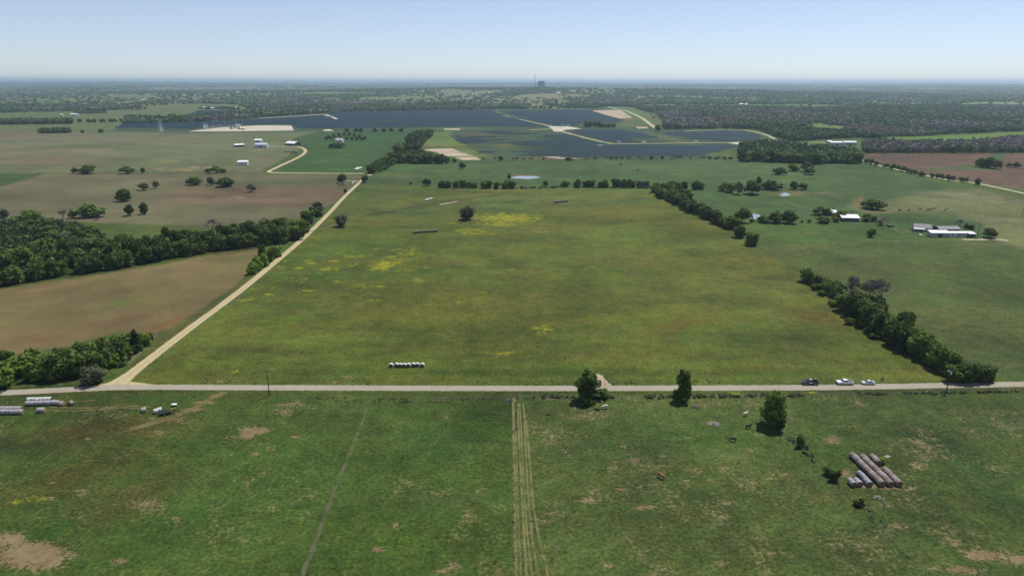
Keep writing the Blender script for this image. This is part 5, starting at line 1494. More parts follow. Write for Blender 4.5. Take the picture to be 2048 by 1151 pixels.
# solar farm inverter cabins
for px, py in [(652, 234), (662, 234), (795, 233), (808, 233), (1101, 252.5), (1126, 252.5), (1138, 252.5), (1209, 287.5), (1239, 286), (1055, 239), (1288, 286.5), (1393, 285)]:
    g = G(px, py); k = mpp(px, py)
    r = empty('inverter_cabin', g, 0, 'white inverter cabin on a pad among the solar panels', 'cabin', 'inverter cabins in the solar farm')
    a = MB(); a.box((0, 0, .2), (11, 4, .4)); a.build('base', m_conc, r)
    a = MB(); a.box((-1.5, 0, 1.8), (6.2, 2.6, 2.8)); a.box((-1.5, 0, 3.26), (6.5, 2.9, .12)); a.build('body', m_white, r)
    a = MB(); a.box((3.6, 0, 1.3), (2.2, 2, 1.8)); a.box((3.6, 1.2, 1.3), (1.8, .35, 1.4)); a.build('transformer', m_steel, r)
    a = MB(); a.box((-3.2, -1.33, 1.6), (1.0, .06, 2.2)); a.build('door', m_steel, r)

# power station on the horizon
def far_at(px, dist, pt_y):
    """distance chosen, height from how far it rises over the terrain"""
    d = RM @ Vector((px - CX, -(172 - CY), -F)); s = dist / math.hypot(d.x, d.y)
    x, y = d.x * s, d.y * s
    d2 = RM @ Vector((px - CX, -(pt_y - CY), -F)); t = dist / math.hypot(d2.x, d2.y)
    return Vector((x, y, float(hfun(x, y)))), CAMH + d2.z * t
DP = 6200
g, top = far_at(1083, DP, 162.2)
k = DP / F
r = empty('boiler_house', g, 0, 'blue-grey power station block standing on the horizon', 'power station')
H_ = top - g.z
a = MB(); a.box((0, 0, H_ / 2), (11 * k, 30, H_)); a.build('boiler_block', m_silver, r)
a = MB(); a.box((-.6 * k, -2, H_ * .45), (13.5 * k, 36, H_ * .9 - .5)); a.build('lower_block', m_gwall, r)
a = MB()
for i in range(4): a.box((-4 * k + i * 2.6 * k, 0, H_ + 1), (1.2 * k, 10, 2))
a.build('roof_plant', m_steel, r)
g, top = far_at(1070, DP, 149.5)
r = empty('chimney', g, 0, 'tall slender chimney left of the power station block', 'chimney')
Hc = top - g.z
a = MB(); a.tube([(0, 0, 0), (0, 0, Hc * .5), (0, 0, Hc - 8)], [4.2, 3, 2.4], 16, cap=True); a.build('shaft', m_conc, r)
a = MB(); a.tube([(0, 0, Hc - 8), (0, 0, Hc)], [2.9, 2.9], 16); a.build('band', m_rust, r)
for px, ty in [(1136, 163.6), (1159, 164), (1305, 165), (1334, 165.5)]:
    g, top = far_at(px, 4800, ty)
    r = empty('radio_mast', g, 0, 'thin mast just reaching the horizon right of the power station', 'mast', 'thin masts on the horizon')
    a = MB(); a.tube([(0, 0, 0), (0, 0, top - g.z)], [1.1, .7], 6); a.build('mast_shaft', m_steel, r)
    a = MB(); a.box((0, 0, top - g.z - 3), (3, 3, 1.5)); a.build('platform', m_steel, r)

# ---- substation
def mast(px, py, pt):
    g = G(px, py); k = mpp(px, py); h = (py - pt) * k
    r = empty('lightning_mast', g, 0, 'slender grey lightning mast rising from the substation pad', 'mast', 'lightning masts of the substation')
    a = MB(); a.tube([(0, 0, 0), (0, 0, h * .6), (0, 0, h)], [.42, .3, .12], 8); a.build('shaft', m_steel, r)
    a = MB(); a.box((0, 0, .3), (1.6, 1.6, .6)); a.build('footing', m_conc, r)


for m in [(426.4, 255, 239.5), (437, 256, 238.7), (449.5, 254, 240.5), (472.5, 254, 239.5), (485.7, 257, 231.8), (461, 252.5, 243)]: mast(*m)


def lattice(px, py, pt, label, wd=5, arms=3, group=None):
    g = G(px, py); k = mpp(px, py); h = (py - pt) * k
    r = empty('lattice_tower', g, 0, label, 'tower', group)
    a = MB()
    def P_(i, t): s = wd * (1 - .8 * t) / 2; return ((-1, 1)[i in (1, 2)] * s, (-1, 1)[i in (2, 3)] * s, h * t)
    for i in range(4): a.tube([P_(i, 0), P_(i, .7), P_(i, 1)], [.2, .16, .12], 4)
    n = 7
    for j in range(n):
        t0, t1 = j / n, (j + 1) / n
        for i in range(4):
            a.tube([P_(i, t0), P_((i + 1) % 4, t1)], .09, 3); a.tube([P_((i + 1) % 4, t0), P_(i, t1)], .09, 3)
    a.build('lattice', m_steel, r)
    for j in range(arms):
        z = h * (.72 + .12 * j)
        b = MB(); b.tube([(-5, 0, z), (0, 0, z + .8), (5, 0, z)], .16, 4); b.tube([(-5, 0, z), (5, 0, z)], .12, 4); b.build('cross_arm', m_steel, r)


lattice(320, 263, 238.5, 'left one of the two tall lattice pylons left of the substation', 6)
lattice(323.5, 262.5, 239, 'right one of the two tall lattice pylons left of the substation', 6)
lattice(408.5, 259, 246, 'squat lattice gantry tower, left of two at the substation left end', 5, 1)
lattice(413.5, 259, 245.5, 'squat lattice gantry tower, right of two at the substation left end', 5, 1)
for i in range(16):
    px = 412 + i * 4.6 + rng.uniform(-1, 1); py = rng.uniform(252.5, 260.5) if i < 12 else rng.uniform(251.5, 256)
    g = G(px, py)
    r = empty('busbar_frame', g, rng.choice((0, .3)), 'small steel busbar frame with insulators on the substation pad', 'frame', 'busbar frames of the substation')
    a = MB()
    for x in (-4, 0, 4):
        a.tube([(x, 0, 0), (x, 0, 6.4)], .2, 5)
    a.box((0, 0, 6.5), (9, .35, .35)); a.build('frame', m_steel, r)
    b = MB()
    for x in (-3, -1.4, 1.4, 3): b.tube([(x, 0, 6.68), (x, 0, 8.2)], [.22, .12], 6)
    b.build('insulators', m_rust if i % 2 else m_white, r)
for px, py in [(463, 258), (471, 256.5), (478, 258.5)]:
    g = G(px, py)
    r = empty('transformer', g, 0, 'grey transformer with radiators on the substation pad', 'transformer', 'transformers of the substation')
    a = MB(); a.box((0, 0, 2.2), (6, 3.6, 3.6)); a.tube([(-2, 0, 4.8), (2, 0, 4.8)], .6, 8); a.build('tank', m_steel, r)
    for y in (-2.3, 2.3):
        b = MB()
        for x in range(5): b.box((-2 + x, y, 2.2), (.3, .9, 2.8))
        b.build('radiator', m_steel, r)
    c = MB()
    for x in (-1.5, 0, 1.5): c.tube([(x, 0, 4.0), (x, 0, 6.4)], [.25, .12], 6)
    c.build('bushings', m_rust, r)
building('control_house', 'long white control house on the substation pad', 475.5, 253.8, 11, 5, 3.6, .5, 0, m_wwall, m_wroof, 'building', style='shed')
building('control_house', 'low pale hut at the foot of the tallest substation mast', 485, 259.5, 12, 5, 3.4, .5, 0, m_silver, m_wroof, 'building', style='shed')

# ---- utility poles
def utility_pole(px, py, pt, label, lean=0, lamp=False, arm=True):
    g = G(px, py); k = mpp(px, py); el = math.atan2(CAMH, math.hypot(g.x, g.y)); h = (py - pt) * k / math.cos(el)
    r = empty('utility_pole', g, 0, label, 'utility pole')
    a = MB(); a.tube([(0, 0, -.1), (0, 0, h * .5), (0, 0, h)], [.19, .165, .13], 8); a.build('pole', m_pole, r)
    if arm:
        b = MB(); b.box((0, -.19, h - .5), (2.2, .12, .14)); b.build('cross_arm', m_pole, r)
        for x in (-1, 0, 1):
            c = MB(); c.tube([(x, -.19, h - .42), (x, -.19, h - .12)], [.07, .05], 6); c.build('insulator', m_white, r)
    if lamp:
        c = MB(); c.tube([(.42, 0, h - 1.9), (.42, 0, h - .9)], .3, 10); c.build('transformer', m_steel, r)
        c = MB(); c.tube([(0, 0, h - .1), (-.5, -.3, h + .1), (-1.0, -.5, h)], .05, 5); c.build('lamp_arm', m_steel, r)
        c = MB(); c.tube([(-1.0, -.5, h - .12), (-1.35, -.65, h - .1)], [.2, .14], 8); c.build('lamp_head', m_white, r)
    return r


utility_pole(539, 792, 739, 'dark wooden utility pole by the road left of the middle', arm=True)
utility_pole(1892, 785, 739.5, 'leaning-looking utility pole with white lamp and can, by the road far right', lamp=True)
utility_pole(1953.5, 477, 445.5, 'utility pole beside the white mobile home')
utility_pole(2044, 433, 409, 'utility pole at the right picture edge in the tan pasture')
for px, py, pt, lab in [(2019, 373, 360, 'far utility pole in front of the ploughed field, near the right edge'), (1860, 347, 336, 'far utility pole in front of the ploughed field, left of the others'), (1935, 360, 349, 'far utility pole in front of the ploughed field, middle one'), (1741, 322, 314, 'tiny far utility pole at the corner of the ploughed field'),
                        (150, 282, 272, 'far utility pole in the upper left pasture, leftmost'), (332, 274, 265, 'far utility pole in the upper left pasture, middle'), (491, 280, 270, 'far utility pole behind the left farm')]:
    utility_pole(px, py, pt, lab)

# ---- fences
def fence(pxs, label, spacing=4, h=1.25, wires=3, group=None, name='wire_fence', thick=.07, maxp=95):
    g = catmull([G(*p) for p in pxs], 10) if len(pxs) > 2 else [G(*p) for p in pxs]
    r = empty(name, g[0], 0, label, 'fence', group)
    o = g[0]
    L = sum((b - a).length for a, b in zip(g[:-1], g[1:]))
    n = min(maxp, max(2, int(L / spacing))); pos = []
    acc = 0; i = 0; tgt = 0
    for j in range(n + 1):
        tgt = L * j / n
        while i < len(g) - 2 and acc + (g[i + 1] - g[i]).length < tgt: acc += (g[i + 1] - g[i]).length; i += 1
        sl2 = (g[i + 1] - g[i]).length
        pos.append(g[i].lerp(g[i + 1], min(1, (tgt - acc) / sl2)) - o)
    pm = []
    for v in range(3):
        a = MB(); lx, ly = rng.gauss(0, .03), rng.gauss(0, .03)
        a.tube([(0, 0, -.1), (lx, ly, h * rng.uniform(.95, 1.08))], [thick, thick * .85], 6)
        pm.append(a.mesh('post', m_post))
    for p in pos: link('post', rng.choice(pm), r, (p.x, p.y, 0))
    w_ = MB()
    for k in range(wires):
        z = h * (.35 + .6 * k / max(1, wires - 1))
        w_.tube([(p.x, p.y, z) for p in pos], .012, 3, cap=False)
    w_.build('wire', m_wire, r)
    return r


fence([(1033, 796), (1160, 796.5), (1360, 795.5), (1560, 793), (1700, 791), (1860, 787), (2048, 781), (2250, 773)], 'wire fence between the road and the right pasture', 3.4)
fence([(530, 794), (700, 796), (840, 797), (1016, 796)], 'wire fence between the road and the left pasture', 4)
fence([(1023.5, 800), (1025.5, 870), (1028, 1000), (1030, 1151), (1033, 1400)], 'wire fence running straight down beside the wheel tracks', 3.2)
fence([(1570, 872), (1600, 898), (1650, 944), (1690, 985), (1740, 1035), (1850, 1151)], 'thin wire fence slanting past the bale stack', 4)
fence([(1506, 488), (1530, 503), (1560, 520), (1598, 546)], 'fence line joining the upper and lower right hedgerows', 3)
fence([(1985, 752), (2048, 752), (2300, 750)], 'fence right of the roadside thicket', 3.4)
fence([(0, 765), (60, 762), (150, 757), (190, 764)], 'fence below the lower left grove', 3.6)
fence([(300, 730), (350, 696), (430, 636), (500, 581), (560, 530)], 'fence along the right side of the gravel road', 4)

# gate and brush by the track head
g = G(1028, 797)
r = empty('farm_gate', g, 0, 'brown timber gate at the head of the wheel tracks', 'gate')
for x in (-1.0, 1.3):
    a = MB(); a.tube([(x, 0, -.1), (x, 0, 1.7)], .12, 7); a.build('gate_post', m_post, r)
for z in (.45, .95, 1.45):
    a = MB(); a.box((.15, 0, z), (2.1, .06, .16)); a.build('rail', m_post, r)
g = G(882, 803)
r = empty('corral_panel', g, 0, 'low row of dull green livestock panels in the left pasture near the road', 'livestock panel')
for i in range(5):
    x = -4 + i * 2
    a = MB(); a.tube([(x, 0, 0), (x, 0, 1.5)], .05, 5); a.build('upright', m_wire, r)
for z in (.3, .7, 1.1, 1.5):
    a = MB(); a.tube([(-4, 0, z), (4, 0, z)], .03, 4); a.build('rail', m_wire, r)


def brush_pile(px, py, rad, h, n, label, name='brush_pile', mat=None):
    g = G(px, py); rg = random.Random(int(px))
    r = empty(name, g, 0, label, 'brush pile')
    a = MB()
    for _ in range(n):
        an = rg.random() * 6.28; d = rad * rg.random() ** .7; c = Vector((math.cos(an) * d, math.sin(an) * d, h * rg.random() * (1 - d / rad) + .06))
        t = Vector((rg.gauss(0, 1), rg.gauss(0, 1), rg.gauss(0, .3))).normalized() * rg.uniform(.3, .8) * rad * .6
        a.tube([c - t, c + Vector((0, 0, .1)), c + t], [.05, .06, .02], 4)
    for v in range(len(a.v)):
        x, y, z = a.v[v]; a.v[v] = (x, y, max(z, .02))
    a.build('branches', mat or m_barkg, r)
    b = MB()
    for _ in range(3):
        an = rg.random() * 6.28; b.tube([(math.cos(an) * rad * .2, math.sin(an) * rad * .2, .25), (math.cos(an) * rad * .9, math.sin(an) * rad * .9, .12)], [.13, .09], 6)
    b.build('log', m_bark, r)


m_pale = simple('bleached_wood', (.42, .38, .33), .9, .25, 3)
brush_pile(1392, 815, 1.3, .8, 60, 'small grey brush pile right of the tall narrow roadside tree')
brush_pile(1427, 848, 1.9, .9, 90, 'reddish grey brush pile in the right pasture, bigger than the one nearer the road', mat=m_pale)
brush_pile(1758, 996, 1.2, .6, 50, 'brush pile with white sticks below the bale stack', mat=m_pale)
brush_pile(1018, 801, 1.5, 1.0, 80, 'tangled grey brush left of the timber gate', mat=m_barkg)
g = G(1775, 913)
r = empty('timber_pile', g, .3, 'small pile of weathered boards behind the bale stack', 'timber pile')
for i in range(5):
    a = MB(); a.box((rng.uniform(-.15, .15), -.5 + i * .25, .12 + .05 * (i % 2)), (rng.uniform(1.4, 2.0), .16, .1), rz=rng.uniform(-.25, .25)); a.build('board', m_pale, r)
g = G(1376, 797); r = empty('fallen_log', g, .05, 'pale fallen log at the right foot of the tall narrow tree', 'log')
a = MB(); a.tube([(-1, 0, .14), (0, .05, .16), (1.1, 0, .13)], [.14, .13, .1], 8); a.build('stem', m_pale, r)
a = MB(); a.tube([(.2, 0, .2), (.6, .3, .4)], [.06, .03], 5); a.build('branch_stub', m_pale, r)
for px, py, lab in [(1736, 909, 'dark fence post behind the rightmost bale row'), (1825, 972, 'dark post standing on the orange soil right of the bales'), (1678, 764, 'dark brown post on the verge behind the white pickup')]:
    g = G(px, py); o = MB(); o.tube([(0, 0, -.1), (.02, 0, 1.0), (.04, .02, 1.75)], [.1, .09, .08], 7); o.box((.04, .02, 1.77), (.14, .14, .05))
    t = o.build('post', m_pole); t.location = g; tag(t, lab, 'post')
g = G(175, 770); r = empty('road_sign', g, 0, 'small white sign under the grove corner tree by the junction', 'sign')
a = MB(); a.tube([(0, 0, 0), (0, 0, 1.5)], .04, 6); a.build('sign_post', m_steel, r)
a = MB(); a.box((0, -.06, 1.45), (.6, .03, .75)); a.build('sign_plate', m_white, r)

# ---- hay bales
def bale_mat(name, c, c2):
    m, nt, b = newmat(name)
    p = opos(nt)
    sx = nt.nodes.new('ShaderNodeSeparateXYZ'); nt.links.new(p, sx.inputs[0])
    n1 = noise(nt, p, 2.2, 5, .65)
    oi = nt.nodes.new('ShaderNodeObjectInfo')
    k = mathn(nt, 'ADD', n1, mathn(nt, 'MULTIPLY', mathn(nt, 'SUBTRACT', oi.outputs['Random'], .5), .35))
    colr = mixc(nt, smooth(nt, k, .38, .62), c, c2)
    wv = mathn(nt, 'ABSOLUTE', mathn(nt, 'SINE', mathn(nt, 'MULTIPLY', sx.outputs[0], 22)))
    f = mathn(nt, 'MULTIPLY', rngmap(nt, wv, 0, 1, .88, 1.06), rngmap(nt, oi.outputs['Random'], 0, 1, .82, 1.12))
    nt.links.new(bright(nt, colr, f), b.inputs['Base Color']); b.inputs['Roughness'].default_value = .85
    return m


b_grey = bale_mat('weathered_straw', (.30, .27, .26), (.17, .125, .10))
b_end = simple('straw_end', (.13, .095, .065), .95, .3, 3, c2=(.20, .15, .09))
b_white = bale_mat('white_net_wrap', (.62, .62, .60), (.50, .50, .48))
b_blue = bale_mat('bluish_wrap', (.30, .31, .35), (.23, .235, .27))
b_silver = bale_mat('silver_wrap', (.44, .42, .43), (.30, .265, .265))
b_gold = simple('fresh_straw_end', (.34, .22, .10), .95, .3, 3, c2=(.26, .17, .09))
b_dark = simple('dark_bale', (.10, .095, .08), .95, .3, 3)


def bale_mesh(R=.85, L=1.4, mats=(None, None), seed=0):
    rg = random.Random(seed)
    a = MB(); n = 22; rings = [(-L / 2, R * .1), (-L / 2 - .02, R * .72), (-L / 2, R * .93), (-L / 2 + .09, R), (0, R * 1.015), (L / 2 - .09, R), (L / 2, R * .93), (L / 2 + .02, R * .72), (L / 2, R * .1)]
    ph = [1 + rg.gauss(0, .018) for _ in range(n)]
    for x, r in rings:
        for k in range(n):
            an = 2 * math.pi * k / n
            z = math.sin(an) * r * ph[k]
            z = max(z, -R * .93)
            a.v.append((x, math.cos(an) * r * ph[k], z + R * .92))
    for i in range(len(rings) - 1):
        for k in range(n):
            k2 = (k + 1) % n
            a.f.append((i * n + k, i * n + k2, (i + 1) * n + k2, (i + 1) * n + k)); a.m.append(0 if 2 <= i <= 5 else 1); a.sm.append(2 <= i <= 5)
    a.f.append(tuple(range(n))); a.m.append(1); a.sm.append(False)
    a.f.append(tuple(range((len(rings) - 1) * n, len(rings) * n))); a.m.append(1); a.sm.append(False)
    me = a.mesh('hay_bale', list(mats))
    bm = bmesh.new(); bm.from_mesh(me); bmesh.ops.recalc_face_normals(bm, faces=bm.faces); bm.to_mesh(me); bm.free()
    return me


BM = {k: [bale_mesh(mats=m, seed=s) for s in range(3)] for k, m in {'grey': (b_grey, b_end), 'white': (b_white, b_dark), 'blue': (b_blue, b_end), 'silver': (b_silver, b_end), 'gold': (b_silver, b_gold)}.items()}


def bale_row(p0, p1, kind, label, group, n=None, end_to_end=True, last=None, gap=0, z=0, sc=1.0):
    a, b = G(*p0), G(*p1); L = (b - a).length; u = (b - a).normalized()
    n = n or max(1, round(L / 1.42))
    yaw = math.atan2(u.y, u.x) + (0 if end_to_end else math.pi / 2)
    for i in range(n):
        t = (i + .5) / n if end_to_end else (i / max(1, n - 1))
        p = a + (b - a) * t
        o = link('hay_bale', rng.choice(BM[last if last and i == 0 else kind]))
        o.location = (p.x + rng.gauss(0, .03), p.y + rng.gauss(0, .03), z); o.rotation_euler.z = yaw + rng.gauss(0, .02)
        s = (L / n / 1.44 if end_to_end else 1.0) * sc
        o.scale = (min(1.25, s), 1 * sc * rng.uniform(.96, 1.04), 1 * sc * rng.uniform(.96, 1.03))
        tag(o, label, 'hay bale', group)


SC = 1.12
bale_row((1764, 973), (1703, 913), 'grey', 'weathered grey bale in the left of the three long rows of the stack', 'left long row of the bale stack', last='grey', sc=SC)
bale_row((1781.5, 973), (1724, 917), 'grey', 'weathered grey bale in the middle of the three long rows of the stack', 'middle long row of the bale stack', sc=SC)
bale_row((1798.5, 973), (1768, 943), 'grey', 'weathered bale in the front part of the rightmost stack row, before the weeds', 'rightmost row of the bale stack, front part', sc=SC)
bale_row((1757, 931), (1743, 916.5), 'grey', 'weathered bale in the rear part of the rightmost stack row, beyond the weeds', 'rightmost row of the bale stack, rear part', n=3, sc=SC)
bale_row((1740, 973), (1717, 949), 'blue', 'bluish wrapped bale in the short smooth row of the stack', 'bluish row of the bale stack', n=5, sc=1.0)
bale_row((1720, 973), (1710, 963), 'silver', 'pale grey bale in the second short pair left of the bluish row', 'second short pair of the stack', n=2, sc=1.0)
bale_row((1708, 974), (1698.5, 964), 'silver', 'pale grey bale in the leftmost short pair of the stack', 'leftmost short pair of the stack', n=2, sc=1.0)
# eight white ones beyond the road
for x, y in [(782.5, 733.5), (793.7, 733), (801, 733.3), (809, 733.6), (817.2, 733.3), (827, 732.6), (834.8, 732.6), (844.8, 733.2)]:
    o = link('hay_bale', rng.choice(BM['white'])); o.location = G(x, y); o.rotation_euler.z = math.pi / 2 + rng.gauss(0, .04)
    tag(o, 'white-topped round bale in the row of eight beyond the road', 'hay bale', 'row of eight white bales beyond the road')
for x0, x1, y0, y1, n in [(828, 851, 466.5, 464.8, 7), (855.5, 870, 464.6, 463.6, 5), (873.5, 875, 463.6, 463.5, 1)]:
    bale_row((x0, y0), (x1, y1), 'grey', 'dark-fronted bale in the broken row below the lone meadow tree', 'broken bale row in the meadow', n=n, end_to_end=False)
bale_row((849, 402.3), (864, 398.6), 'white', 'white bale in the short slanting row beside the moist line', 'short slanting bale row', sc=1.05)
bale_row((1108, 405.3), (1131, 404), 'grey', 'dark bale in the row at the top of the meadow', 'dark bale row at the top of the meadow', n=11, end_to_end=False)
o = link('hay_bale', BM['grey'][0]); o.location = G(1134, 403.5); o.rotation_euler.z = 1.5; tag(o, 'single dark bale just right of the row at the top of the meadow', 'hay bale')
bale_row((678, 370), (691, 369.6), 'gold', 'small straw bale in the row left of the gravel road bend', 'bale row at the gravel road bend', n=5, end_to_end=False)
bale_row((703, 368.5), (708, 366), 'white', 'white bale beside the gravel road bend', 'white bales beside the gravel road bend', n=4)
bale_row((709, 341), (716, 336.5), 'white', 'white bale in the left row of the green field stack', 'left bale row in the green field', sc=1.15)
bale_row((714, 341), (719, 337), 'white', 'white bale in the middle row of the green field stack', 'middle bale row in the green field', sc=1.15)
bale_row((718, 339), (723, 336), 'white', 'white bale in the right row of the green field stack', 'right bale row in the green field', sc=1.15)
# lower left
bale_row((47, 827), (-40, 827), 'silver', 'silver wrapped bale in the front row at the left picture edge', 'front bale row at the left edge', last='gold')
bale_row((45, 820.5), (-40, 821), 'silver', 'silver wrapped bale in the rear row at the left picture edge', 'rear bale row at the left edge')
bale_row((120, 808.2), (53, 810), 'silver', 'silver bale in the longer front row near the road', 'longer silver bale row near the road')
bale_row((104, 801.6), (56, 802.8), 'white', 'whitish bale in the shorter rear row near the road', 'shorter whitish bale row near the road')
for x, y, kd, yw, lab in [(124, 810.5, 'gold', 0, 'brownish bale touching the right end of the long silver row'), (142, 809.5, 'grey', 1.3, 'single dark round bale right of the silver row'), (80, 823.5, 'gold', .1, 'silver bale with straw end alone before the wheel ruts'), (86, 823.3, 'gold', .1, 'golden ended bale joined to the lone silver one'),
                          (288, 823, 'gold', .4, 'small worn straw bale left of the black implement'), (313, 825.5, 'white', .35, 'black and white wrapped bale left of the black implement'), (320, 823, 'white', .35, 'black and white wrapped bale touching the black implement')]:
    o = link('hay_bale', BM[kd][0]); o.location = G(x, y); o.rotation_euler.z = yw; tag(o, lab, 'hay bale')

# ---- farm implements lower left
m_black = simple('black_paint', (.018, .018, .02), .45, .15, 2); m_yel = simple('yellow_paint', (.45, .33, .06), .6, .15, 2)
m_tyre = simple('tyre_rubber', (.02, .02, .021), .85, .15, 3); m_rim = simple('rim_metal', (.45, .45, .46), .35, .1, 3, metal=.6)


def wheel(parent, x, y, R, w, name='wheel', axis='y'):
    a = MB(); a.tube([(x, y - w / 2, R), (x, y - w * .3, R), (x, y + w * .3, R), (x, y + w / 2, R)], [R * .93, R, R, R * .93], 18)
    t = a.build(name, m_tyre, parent)
    b = MB(); b.tube([(x, y - w / 2 - .01, R), (x, y + w / 2 + .01, R)], R * .58, 12); b.build('rim', m_rim, t)


g = G(331, 828); r = empty('flatbed_trailer', g, .55, 'black flatbed trailer parked on the grass beside the dirt track', 'trailer')
a = MB(); a.box((0, 0, .75), (3.8, 1.9, .14)); a.box((0, -.96, .86), (3.8, .05, .12)); a.box((0, .96, .86), (3.8, .05, .12)); a.build('deck', m_black, r)
a = MB(); a.tube([(1.9, .6, .66), (3.2, 0, .55)], .06, 5); a.tube([(1.9, -.6, .66), (3.2, 0, .55)], .06, 5); a.build('drawbar', m_black, r)
wheel(r, -.3, -1.05, .36, .22); wheel(r, -.3, 1.05, .36, .22)
g = G(343, 822); r = empty('hay_rake', g, .6, 'yellow hay rake behind the black trailer', 'hay rake')
a = MB(); a.tube([(-1.4, 0, .8), (1.4, 0, .8)], .07, 6); a.tube([(0, 0, .8), (0, -1.6, .5)], .06, 6); a.build('beam', m_yel, r)
for x in (-1.2, -.4, .4, 1.2):
    a = MB(); a.tube([(x - .03, .3, .6), (x + .03, .32, .6)], .58, 14); a.build('rake_wheel', m_yel, r)
g = G(349, 812); r = empty('water_trough', g, 0, 'white water trough with dark base above the trailer', 'trough')
a = MB(); a.box((0, 0, .3), (1.3, .8, .6)); a.build('base', m_dwall, r)
a = MB(); a.box((0, 0, .75), (1.6, 1.0, .3), taper=1.05); a.build('basin', m_white, r)

# ---- vehicles on the road
def pickup(px, py, yaw, paint, label, decal=None, cap=None):
    g = G(px, py); r = empty('pickup_truck', g, yaw, label, 'pickup truck')
    W = 1.98; L = 5.85; hl = L / 2
    # lower body: bonnet at -x
    b = MB()
    prof = [(-hl, .55), (-hl + .03, 1.02), (-hl + .18, 1.16), (-hl + 1.35, 1.22), (-hl + 1.55, 1.24), (.95, 1.24), (.95, .5), (-hl + .1, .46)]
    b.prism(prof, -W / 2, W / 2)
    b.build('body', paint, r)
    c = MB()
    cab = [(-1.42, 1.243), (-.72, 1.84), (-.45, 1.9), (.62, 1.9), (.9, 1.78), (.98, 1.243)]
    n = len(c.v); k = len(cab)
    for y, s in ((-W / 2 + .06, 1), (W / 2 - .06, -1)):
        c.v += [(x, y + s * (.17 if z > 1.5 else 0), z) for x, z in cab]
    c.f.append(tuple(range(k))); c.f.append(tuple(range(k, 2 * k))[::-1]); c.m += [0, 0]; c.sm += [False, False]
    for i in range(k):
        j = (i + 1) % k; c.f.append((j, i, k + i, k + j)); c.m.append(0); c.sm.append(False)
    c.build('cab', paint, r)
    # glass
    def pane(nm, pts): q = MB(); q.quad(pts); q.build(nm, m_glass, r, recalc=False)
    e = .012
    for s in (-1, 1):
        y0 = s * (W / 2 - .06 + e); y1 = s * (W / 2 - .06 - .17 + e + .02)
        pane('side_window', [(-1.1, y0, 1.33), (-.3, y0, 1.33), (-.3, y1, 1.78), (-.68, y1, 1.76)])
        pane('side_window', [(-.2, y0, 1.33), (.72, y0, 1.33), (.66, y1, 1.76), (-.2, y1, 1.78)])
    pane('windscreen', [(-1.40, -.78, 1.29), (-.76, -.68, 1.83), (-.76, .68, 1.83), (-1.40, .78, 1.29)])
    pane('rear_window', [(.995, -.7, 1.32), (.995, .7, 1.32), (.925, .62, 1.74), (.925, -.62, 1.74)])
    # bed
    d = MB()
    for s in (-1, 1): d.box((1.95, s * (W / 2 - .06), .93), (1.96, .12, .74))
    d.box((2.87, 0, .93), (.1, W - .244, .74)); d.box((1.9, 0, .62), (1.84, W - .25, .12)); d.build('bed', paint, r)
    f = MB(); f.box((1.9, 0, .69), (1.8, W - .27, .015)); f.build('bed_liner', m_black, r)
    for x, nm in ((-hl - .06, 'front_bumper'), (hl + .06, 'rear_bumper')):
        q = MB(); q.box((x, 0, .56), (.14, W - .1, .24)); q.build(nm, m_rim, r)
    for s in (-1, 1):
        q = MB(); q.box((-hl + .0, s * .74, .93), (.08, .34, .18)); q.build('headlight', m_white, r)
        q = MB(); q.box((hl - .0, s * .9, .98), (.06, .14, .3)); q.build('tail_light', m_red, r)
        q = MB(); q.box((-.98, s * (W / 2 + .12), 1.34), (.12, .22, .2)); q.build('mirror', m_black, r)
    q = MB(); q.box((-hl - .005, 0, .86), (.06, 1.0, .32)); q.build('grille', m_black, r)
    for x in (-1.85, 1.75):
        for s in (-1, 1): wheel(r, x, s * (W / 2 - .12), .41, .27)
    if decal:
        q = MB(); q.box((-.1, -W / 2 - .005, .98), (1.5, .012, .26)); q.box((.25, -W / 2 - .005, .74), (.7, .012, .12)); q.build('door_marking', decal, r)
    if cap:
        q = MB(); q.box((.1, 0, 1.98), (.5, .9, .12)); q.build('roof_light_bar', cap, r)
    return r


m_red = simple('tail_red', (.3, .02, .02), .4, .1, 3)
m_navy = simple('dark_navy_paint', (.016, .02, .036), .28, .1, .4, spec=.6); m_pw = simple('white_car_paint', (.78, .79, .82), .3, .04, .4, spec=.6); m_sil = simple('silver_car_paint', (.48, .52, .56), .3, .06, .4, spec=.6)
pickup(1619.5, 767.6, 0, m_navy, 'dark pickup with pale door marking, first of the three vehicles parked on the road', decal=m_white, cap=m_white)
pickup(1689, 767.4, 0, m_pw, 'white pickup with dark bed, middle of the three vehicles parked on the road')
g = G(1736, 767.2); r = empty('sedan_car', g, 0, 'silver sedan, last of the three vehicles parked on the road', 'car')
W = 1.84
b = MB(); b.prism([(-2.38, .45), (-2.36, .68), (-2.1, .84), (-1.1, .93), (1.5, .97), (2.25, .95), (2.38, .8), (2.38, .42), (-2.2, .32), (2.2, .32)][:8] + [(2.2, .3), (-2.25, .3)], -W / 2, W / 2); b.build('body', m_sil, r)
c = MB(); cab = [(-1.15, .933), (-.35, 1.36), (.1, 1.43), (.75, 1.4), (1.65, .972)]; k = len(cab)
for y, s in ((-W / 2 + .07, 1), (W / 2 - .07, -1)): c.v += [(x, y + s * (.2 if z > 1.2 else 0), z) for x, z in cab]
c.f.append(tuple(range(k))); c.f.append(tuple(range(k, 2 * k))[::-1]); c.m += [0, 0]; c.sm += [False] * 2
for i in range(k):
    j = (i + 1) % k; c.f.append((j, i, k + i, k + j)); c.m.append(0); c.sm.append(False)
c.build('roof', m_sil, r)
